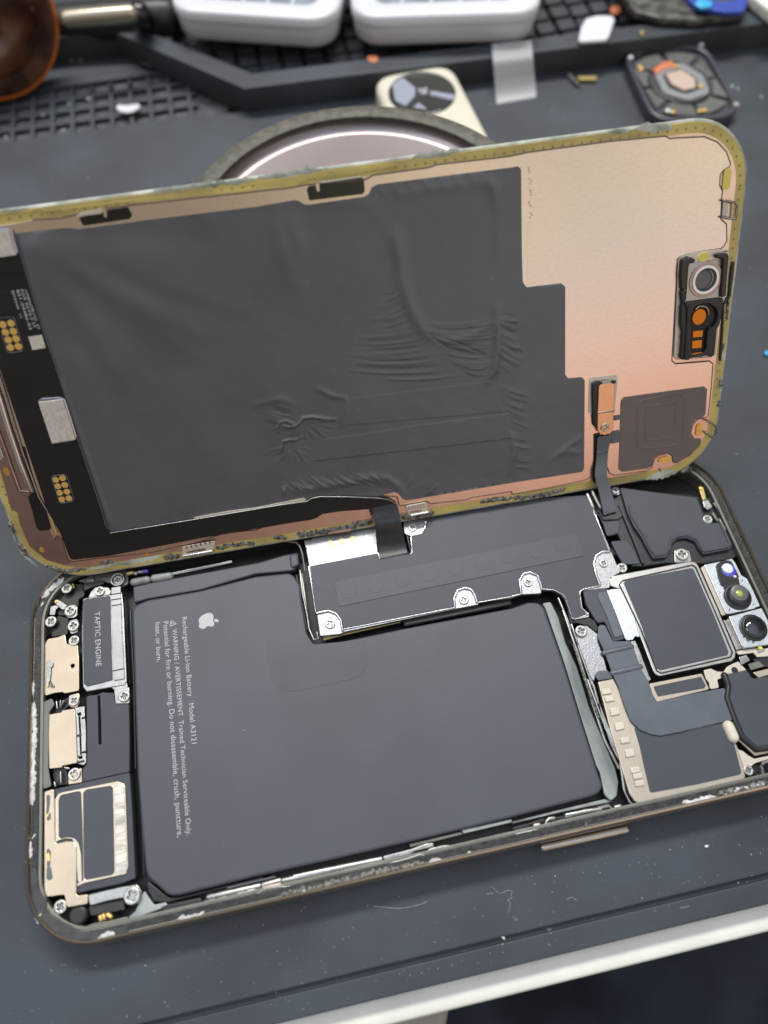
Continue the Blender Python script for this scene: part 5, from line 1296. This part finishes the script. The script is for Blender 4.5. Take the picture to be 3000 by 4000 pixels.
for x, y in ((121.0, 186.6), (121.2, 185.2), (131.8, 160.0), (133.4, 160.0), (123.0, 161.4), (136.3, 171.0), (132.6, 182.8)):
    kp('gold_contact', circle((x, y), 0.85, 14), 4.75 if abs(y - 176) < 8 else 4.0, 0.7, 'gold', 0.2)
for x, y, m in ((119.6, 191.6, 'white_plastic'), (146.0, 193.0, 'white_plastic'), (144.3, 160.0, 'chip_pink'), (121.3, 161.8, 'white_plastic')):
    kp('corner_dot', circle((x, y), 0.9, 12), 4.4, 0.8, m, 0.3)

# white parts boxes with frosted lids
def parts_box(loc, rot, label, w=56.0, d=44.0):
    bx = empty('parts_box', loc=loc, label=label, cat='box', group='white parts boxes at the back')
    bx.rotation_euler = (0, 0, rot); bx.scale = (1, 1, 0.68)
    n = 8
    def rg(wi, z, rr): return [(x, y, z) for x, y in rrect(w - 2 * wi, d - 2 * wi, rr, n)]
    me = loft_mesh([rg(3.0, 0.0, 7), rg(1.2, 0.8, 8), (rg(0.4, 2.6, 8.5)), rg(0.0, 9.0, 9), rg(0.0, 10.6, 9), rg(1.6, 10.6, 7.5), rg(1.8, 3.0, 7.5)], True, True)
    link_mesh('tub', scaled(me), M['white_plastic'], bx, 50)
    me = loft_mesh([rg(0.2, 10.8, 9), rg(-0.5, 11.2, 9.5), rg(-0.5, 14.6, 9.5), rg(0.2, 15.6, 9), rg(1.6, 16.0, 8), rg(6.5, 16.0, 5), rg(7.3, 15.3, 4.5), rg(7.4, 14.2, 4.5)], True, True)
    lid = link_mesh('lid', scaled(me), M['white_plastic'], bx, 50)
    link_mesh('lid_window', scaled(prism_mesh([rrect(w - 14.4, d - 14.4, 4.5, n)], 14.6, 0.3, 0.1)), surf('grey_blue_window', (0.26, 0.30, 0.37), 0.15, spec=0.6, var=0.35, vscale=60), bx)
    for k in range(4):
        x = -w / 2 + 7 + (w - 14) * (k + 1) / 5
        link_mesh('divider', scaled(prism_mesh([[(x - .6, -d / 2 + 7.4), (x + .6, -d / 2 + 7.4), (x + .6, d / 2 - 7.4), (x - .6, d / 2 - 7.4)]], 15.0, 0.6, 0.2)), M['frosted'], bx)
    for k in range(3):
        y = -d / 2 + 7 + (d - 14) * (k + 0.6) / 3.2
        link_mesh('divider', scaled(prism_mesh([[(-w / 2 + 7.4, y - .4), (w / 2 - 7.4, y - .4), (w / 2 - 7.4, y + .4), (-w / 2 + 7.4, y + .4)]], 14.9, 0.5, 0.2)), M['frosted'], bx)
    return bx
def rot2(x, y, a): return (x * math.cos(a) - y * math.sin(a), x * math.sin(a) + y * math.cos(a))
a1 = math.atan2(208.7 - 228.2, 18.4 + 32.5) * 0.92
ox, oy = rot2(0, 24.0, a1)
parts_box(((-7.2 + ox) * MM, (217.6 + oy) * MM, 0.0085), a1, 'white lidded parts box standing beside the black handle tool', 56, 46)
a2 = -0.17
ox, oy = rot2(0, 23.5, a2)
parts_box(((56.5 + ox) * MM, (203.6 + oy) * MM, 0.0085), a2, 'white lidded parts box with the clear plastic tab in front of it', 62, 46)

# clear plastic tab draped over the ridge
l0, l1 = px('o 1180,750')[0], px('o 1145,320')[0]; r0, r1 = px('o 1465,700')[0], px('o 1430,290')[0]
rows = []
for u, z in ((0, -7.4), (0.15, -6.4), (0.35, -3.8), (0.55, -0.9), (0.7, 1.1), (0.82, 1.75), (1.0, 2.3)):
    a = (l0[0] + (l1[0] - l0[0]) * u, l0[1] + (l1[1] - l0[1]) * u); b_ = (r0[0] + (r1[0] - r0[0]) * u, r0[1] + (r1[1] - r0[1]) * u)
    pa, pb = B(a, z), B(b_, z)
    rows.append((Vector((pa[0], pa[1], z)), Vector((pb[0], pb[1], z))))
o = link_mesh('plastic_tab', scaled(strip_mesh(rows, 0.35, 6), LIFT), M['clear'], None, 60)
tag(o, 'clear plastic tab draped over the black ridge beside the right parts box', 'plastic tab')

def flat_thing(name, spec, z, t, m, label, cat, r=0.6, b=0.2, group=None):
    me = prism_mesh([fillet(Bp(spec, z - LIFT), r, 5)], z, t, b, 2)
    return tag(link_mesh(name, scaled(me), M[m], None, 60), label, cat, group)
flat_thing('plastic_piece', 'p 290,300 315,190 350,130 430,108 545,112 555,140 520,250 500,285', 10.0, 1.2, 'white_plastic', 'white rounded plastic piece lying on the black grid by the ridge', 'plastic piece', 1.5, 0.4)
ob = flat_thing('plastic_flake', 'm 1065,990 1100,965 1180,970 1280,955 1300,985 1230,1030 1170,1040 1110,1030', 1.2, 0.8, 'white_plastic', 'white plastic flake caught on the small pocket grid', 'flake', 0.6, 0.3)
flat_thing('orange_scrap', 'o 245,400 320,395 335,430 290,450 250,430', 8.6, 1.5, 'orange_crumb', 'small orange scrap beneath the corner of the right parts box', 'scrap', 0.8, 0.5)
flat_thing('orange_scrap', 'p 525,45 590,28 610,75 570,95 530,85', 5.4, 1.5, 'orange_crumb', 'small orange scrap on the black grid near the white plastic piece', 'scrap', 0.8, 0.5)
flat_thing('brass_strip', 'p 530,245 660,212 655,245 540,268', 5.0, 0.8, 'brass', 'dull brass strip lying behind the ridge beside the white plastic piece', 'metal strip', 0.3, 0.2)
flat_thing('brass_bead', 'p 730,215 760,205 780,235 745,250', 9.4, 1.6, 'brass', 'little brass bead on the ridge in front of the speckled black part', 'bead', 0.8, 0.6)
flat_thing('blue_fleck', 'f 1638,618 1650,608 1672,620 1662,645 1642,640', 0.8, 0.6, 'cyan', 'tiny blue fleck on the mat near its right side', 'fleck', 0.4, 0.2)
# pin and spring lying on the mat
q0, q1 = B(px('p 215,535')[0], -7), B(px('p 290,615')[0], -7)
o = link_mesh('steel_pin', scaled(tube_mesh([(q0[0], q0[1], 0.7), (q1[0], q1[1], 0.7)], 0.7, 10)), M['gunmetal'], None, 60)
tag(o, 'thin dark steel pin on the mat beside a bronze part', 'pin')
flat_thing('bronze_part', 'p 285,545 430,540 425,572 300,570', 1.4, 1.2, 'brass', 'small bronze bar on the mat in front of the ridge', 'metal bar', 0.3, 0.3)

# speckled black part and blue gasket at the far right
bp_ = empty('speckled_part', loc=(0.140, 0.232, 0.003), label='speckled black rounded part half covered by the blue gasket', cat='part')
me = prism_mesh([fillet([(123.5, 214.5), (123, 208.5), (124.3, 204), (130.2, 199.5), (141.5, 195.8), (160, 195), (172, 215), (172, 240), (124, 240)], 3.5, 6)], 11.6, 2.8, 1.0, 3)
me.transform(Matrix.Translation((-140, -232, -3)))
link_mesh('part_body', scaled(me), M['gunmetal'], bp_, 60)
me = prism_mesh([fillet([(143, 224), (142.5, 205), (143.2, 199.6), (151.5, 194.7), (157.8, 193.6), (162.2, 199.5), (164, 224)], 2.5, 6), circle((155.0, 206.3), 5.4, 28, 5.8)], 13.2, 1.5, 0.4, 2)
o = link_mesh('blue_gasket', scaled(me), M['blue'], None, 60); tag(o, 'deep blue rounded gasket with a round hole, lying on the speckled black part', 'gasket')
me = prism_mesh([fillet([(142.0, 199.5), (145, 202.3), (148.5, 199.3), (147, 196.6), (143.5, 196.6)], 0.8)], 14.6, 1.3, 0.5, 2)
o = link_mesh('cyan_chip', scaled(me), M['cyan'], None, 60); tag(o, 'bright cyan translucent chip at the front of the blue gasket', 'chip')
me = prism_mesh([[(164, 206), (168, 190), (250, 187), (250, 330), (174, 330)]], 13.0, 4.4, 1.2, 3)
o = link_mesh('cream_block', scaled(me), M['pale_table'], None, 60); tag(o, 'cream block cut off by the far right corner', 'block')

# amber disc close on the far left, tool rod behind the ridge
am = empty('amber_disc', loc=(-0.098, 0.215, 0.0), label='large translucent amber-brown disc at the upper left corner', cat='disc')
rv = ray((-95, 61))
cen = CAM + rv * 225.0 + Vector((0, 0, LIFT))
R0 = 301.0 * 225.0 / F_PX - 0.6
ax = -rv; ax.z *= 0.45; ax = ax.normalized()
xx_ = Vector((1, 0, 0)); xx_ = (xx_ - ax * xx_.dot(ax)).normalized(); yy_ = ax.cross(xx_)
rings = []
for r_, off in ((R0 - 1, -7.0), (R0 + 0.6, -6.0), (R0 + 0.6, 0.2), (R0 - 0.3, 0.6)):
    rings.append([cen + (xx_ * math.cos(a) + yy_ * math.sin(a)) * r_ + ax * off for a in [2 * math.pi * q / 64 for q in range(64)]])
me = loft_mesh(rings, True, True); me.transform(Matrix.Translation((98, -215, 0)))
disc_rim = link_mesh('disc_rim', scaled(me), M['amber_rim'], am, 40)
rings = []
for r_, off in ((R0 - 0.5, 0.6), (R0 - 1.6, 1.1), (R0 * 0.74, 1.0), (R0 * 0.7, 1.9), (R0 * 0.45, 1.7), (R0 * 0.4, 1.1), (R0 * .1, 1.05)):
    rings.append([cen + (xx_ * math.cos(a) + yy_ * math.sin(a)) * r_ + ax * off for a in [2 * math.pi * q / 64 for q in range(64)]])
me = loft_mesh(rings, True, True); me.transform(Matrix.Translation((98, -215, 0)))
link_mesh('disc_face', scaled(me), M['amber'], am, 40)

tool = empty('handle_tool', loc=(-0.055, 0.262, 0.001), label='black tool handle with tan shaft and round end knob behind the ridge', cat='tool')
def tl(name, pts, r, m, n=16):
    me = tube_mesh(pts, r, n); me.transform(Matrix.Translation((55, -262, -1)))
    return link_mesh(name, scaled(me), M[m], tool, 60)
pA, pB = B(px('m 560,130')[0], 6), B(px('m 1500,70')[0], 6)
tl('handle', [(pA[0], pA[1] + 3, 8.5), (pB[0], pB[1] + 3, 8.5)], 6.5, 'plastic_black')
qA, qB = B(px('m 590,80')[0], 14), B(px('m 1180,35')[0], 14)
tl('shaft', [(qA[0], qA[1], 18.5), (qB[0], qB[1], 18.5)], 2.6, 'tan_rod')
kq = B(px('m 1290,100')[0], 8)
tl('knob', [(kq[0], kq[1], 13.0), (kq[0], kq[1] - 2.5, 15.5)], 4.2, 'glass_black', 20)
cr = B(px('m 1515,195')[0], 2)
o = link_mesh('tan_crumb', scaled(prism_mesh([circle(cr, 1.6, 12, 2.2)], 5.5, 2.5, 1.0, 3)), M['chip_pink'], None, 60)
tag(o, 'small pinkish tan crumb beside the left parts box', 'crumb')

# loose dust, flakes and fibres on the mat: nobody could count them
bm = bmesh.new()
rnd = random.Random(3)
def flake(x, y, z, s):
    n = rnd.randint(3, 5); a0 = rnd.uniform(0, 6.28); el = rnd.uniform(1, 2.4); rt = rnd.uniform(0, 3.14)
    vs = []
    for k in range(n):
        a = a0 + 6.283 * k / n; u, v = s * el * math.cos(a), s * math.sin(a)
        vs.append((x + u * math.cos(rt) - v * math.sin(rt), y + u * math.sin(rt) + v * math.cos(rt)))
    top = [bm.verts.new((px_ * MM, py_ * MM, (z + s * rnd.uniform(.4, .9)) * MM)) for px_, py_ in vs]
    bot = [bm.verts.new((px_ * MM, py_ * MM, (z - 0.02) * MM)) for px_, py_ in vs]
    bm.faces.new(top)
    for k in range(n): bm.faces.new((top[k], bot[k], bot[(k + 1) % n], top[(k + 1) % n]))
for k in range(800):
    x = rnd.uniform(-95, 130); y = rnd.uniform(-56, -39.5) if k % 2 else rnd.uniform(-56, 190)
    if abs(x) < 81 and abs(y) < 40: continue
    flake(x, y, 0, rnd.choice((0.03, 0.03, 0.04, 0.04, 0.05, 0.07)) * (1.0 if y < 60 else 1.5))
for s in ('m 145,745', 'm 130,842', 'm 335,610', 'm 660,570', 'm 750,565', 'm 860,500', 'm 640,970', 'm 400,1075', 'm 590,1210', 'm 60,1275', 'm 820,925', 'n 350,390', 'n 260,395', 'p 440,360', 'p 1400,625', 'p 1440,640', 'p 1610,700', 'q 100,548', 'q 1295,8'):
    q = B(px(s)[0], -7.5); flake(q[0], q[1], 0.1 if s[0] in 'qp' else 0.3, 0.38 if s[0] != 'q' else 0.28)
bmesh.ops.recalc_face_normals(bm, faces=bm.faces[:])
me = bpy.data.meshes.new('dust'); bm.to_mesh(me); bm.free()
du = link_mesh('dust', me, M['residue_white'], None, None); du['kind'] = 'stuff'
fibs = []
for s in ('q 40,255 80,285 120,270 150,275 145,300', 'q 155,310 125,325 140,340 130,400', 'q 470,325 500,310 530,325', 'q 1140,370 1170,368 1197,358', 'k 760,895 850,905 950,908 1060,885 1110,865', 'q 155,425 180,440 165,445', 'A 300,1125 340,1090', 'q 0,290 40,285'):
    P = [Vector(q) for q in Bp(s, -7.45)]
    pts = []
    for i in range(len(P) - 1):
        p0, p1, p2, p3 = P[max(i - 1, 0)], P[i], P[i + 1], P[min(i + 2, len(P) - 1)]
        for k in range(6):
            u = k / 6
            q = 0.5 * ((2 * p1) + (-p0 + p2) * u + (2 * p0 - 5 * p1 + 4 * p2 - p3) * u * u + (-p0 + 3 * p1 - 3 * p2 + p3) * u ** 3)
            pts.append((q.x, q.y, -7.45))
    pts.append((P[-1].x, P[-1].y, -7.45))
    fibs.append(tube_mesh(pts, 0.032, 5))
fb = link_mesh('fibres', scaled(join_meshes(fibs), LIFT), M['white_ink'], None, 60); fb['kind'] = 'stuff'

# ------------------------------------------------------------------ camera
cam = bpy.data.cameras.new('camera')
cam.sensor_fit = 'HORIZONTAL'; cam.sensor_width = 6.0
cam.lens = F_PX / PW * 6.0
cam.clip_start = 0.005; cam.clip_end = 20.0
cam.dof.use_dof = True; cam.dof.focus_distance = 0.150; cam.dof.aperture_fstop = 1.9
co = bpy.data.objects.new('camera', cam); COL.objects.link(co)
co.matrix_world = Matrix.Translation(Vector((CAM.x, CAM.y, CAM.z + LIFT)) * MM) @ RCT.to_4x4()
scn.camera = co

# ------------------------------------------------------------------ light: a ceiling lamp behind the bench, a second one, the room around
def area(name, direction, dist, size, size_y, power, color):
    l = bpy.data.lights.new(name, 'AREA'); l.shape = 'RECTANGLE'; l.size = size; l.size_y = size_y; l.energy = power; l.color = color
    o = bpy.data.objects.new(name, l); COL.objects.link(o)
    d = Vector(direction).normalized()
    o.location = d * dist + Vector((0, 0.02, 0))
    o.rotation_euler = d.to_track_quat('Z', 'Y').to_euler()
    return o
area('ceiling_lamp', (0.05, 0.53, 0.85), 1.3, 0.9, 0.16, 13.5, (1.0, 0.97, 0.92))
area('ceiling_lamp', (-0.55, 0.1, 0.83), 1.6, 0.5, 0.5, 3.0, (0.93, 0.96, 1.0))

w = bpy.data.worlds.new('World'); scn.world = w; w.use_nodes = True
nt = w.node_tree; bg = nt.nodes['Background']
tc = nt.nodes.new('ShaderNodeTexCoord'); sx = nt.nodes.new('ShaderNodeSeparateXYZ')
nt.links.new(tc.outputs['Generated'], sx.inputs['Vector'])
rp = nt.nodes.new('ShaderNodeValToRGB')
e = rp.color_ramp.elements
mr = nt.nodes.new('ShaderNodeMapRange'); mr.inputs['From Min'].default_value = -1; mr.inputs['From Max'].default_value = 1
nt.links.new(sx.outputs['Z'], mr.inputs['Value']); nt.links.new(mr.outputs['Result'], rp.inputs['Fac'])
e[0].position = 0.0; e[0].color = (0.03, 0.03, 0.03, 1)
e[1].position = 1.0; e[1].color = (0.62, 0.65, 0.72, 1)
def zpos(z): return (z + 1) / 2
e[1].color = (0.85, 0.93, 1.08, 1)
for z_, c in ((-0.12, (0.07, 0.06, 0.055)), (0.02, (0.20, 0.13, 0.10)), (0.12, (0.80, 0.46, 0.33)), (0.21, (1.20, 0.78, 0.58)), (0.29, (0.90, 0.84, 0.82)), (0.37, (0.76, 0.92, 1.02)), (0.46, (1.10, 1.03, 0.60)), (0.56, (0.80, 0.76, 0.62)), (0.75, (0.64, 0.68, 0.74))):
    x = e.new(zpos(z_)); x.color = col4(c)
def math_node(op, a, b=None):
    n = nt.nodes.new('ShaderNodeMath'); n.operation = op
    for k, v in enumerate((a, b)):
        if v is None: continue
        if isinstance(v, (int, float)): n.inputs[k].default_value = v
        else: nt.links.new(v, n.inputs[k])
    return n.outputs['Value']
def ramp01(v, lo, hi, a=0.0, b=1.0):
    n = nt.nodes.new('ShaderNodeMapRange'); n.interpolation_type = 'SMOOTHSTEP'
    for nm, q in (('From Min', lo), ('From Max', hi), ('To Min', a), ('To Max', b)): n.inputs[nm].default_value = q
    nt.links.new(v, n.inputs['Value']); return n.outputs['Result']
# a person in dark grey stands to one side of the lit wall behind the camera, the wall's other half is dimmer
left = math_node('MULTIPLY', ramp01(sx.outputs['X'], -0.12, 0.28, 0.34, 1.0), math_node('MULTIPLY', ramp01(sx.outputs['X'], 0.62, 0.85, 1.0, 0.45), ramp01(sx.outputs['Y'], -0.45, -0.1, 1.0, 0.42)))
front = ramp01(sx.outputs['Z'], 0.60, 0.92)
side = math_node('MAXIMUM', left, front)
uu = math_node('DIVIDE', sx.outputs['X'], math_node('MAXIMUM', math_node('MULTIPLY', sx.outputs['Y'], -1.0), 0.05))
dist = math_node('ABSOLUTE', math_node('SUBTRACT', uu, 0.47))
band = math_node('MULTIPLY', ramp01(dist, 0.03, 0.11, 1.0, 0.0), math_node('MULTIPLY', ramp01(sx.outputs['Z'], 0.30, 0.40), ramp01(sx.outputs['Z'], 0.55, 0.7, 1.0, 0.0)))
mb = nt.nodes.new('ShaderNodeMix'); mb.data_type = 'RGBA'
nt.links.new(band, mb.inputs['Factor']); nt.links.new(rp.outputs['Color'], mb.inputs['A']); mb.inputs['B'].default_value = (0.52, 0.60, 0.66, 1)
ms_ = nt.nodes.new('ShaderNodeMix'); ms_.data_type = 'RGBA'; ms_.blend_type = 'MULTIPLY'; ms_.inputs['Factor'].default_value = 1
nt.links.new(mb.outputs['Result'], ms_.inputs['A'])
cc = nt.nodes.new('ShaderNodeCombineColor')
for k in ('Red', 'Green', 'Blue'): nt.links.new(side, cc.inputs[k])
nt.links.new(cc.outputs['Color'], ms_.inputs['B'])
room = ms_.outputs['Result']
# the room: soft uneven walls
nz = nt.nodes.new('ShaderNodeTexNoise'); nz.inputs['Scale'].default_value = 2.2; nz.inputs['Detail'].default_value = 1
nt.links.new(tc.outputs['Generated'], nz.inputs['Vector'])
m2 = nt.nodes.new('ShaderNodeMapRange'); m2.inputs['From Min'].default_value = 0.3; m2.inputs['From Max'].default_value = 0.7; m2.inputs['To Min'].default_value = 0.85; m2.inputs['To Max'].default_value = 1.15
nt.links.new(nz.outputs['Fac'], m2.inputs['Value'])
mm = nt.nodes.new('ShaderNodeMix'); mm.data_type = 'RGBA'; mm.blend_type = 'MULTIPLY'; mm.inputs['Factor'].default_value = 1
nt.links.new(room, mm.inputs['A']); nt.links.new(m2.outputs['Result'], mm.inputs['B'])
nt.links.new(mm.outputs['Result'], bg.inputs['Color'])
bg.inputs['Strength'].default_value = 0.95

vs = scn.view_settings
vs.view_transform = 'Standard'; vs.look = 'None'; vs.exposure = 0.1; vs.gamma = 1.0; vs.use_curve_mapping = False
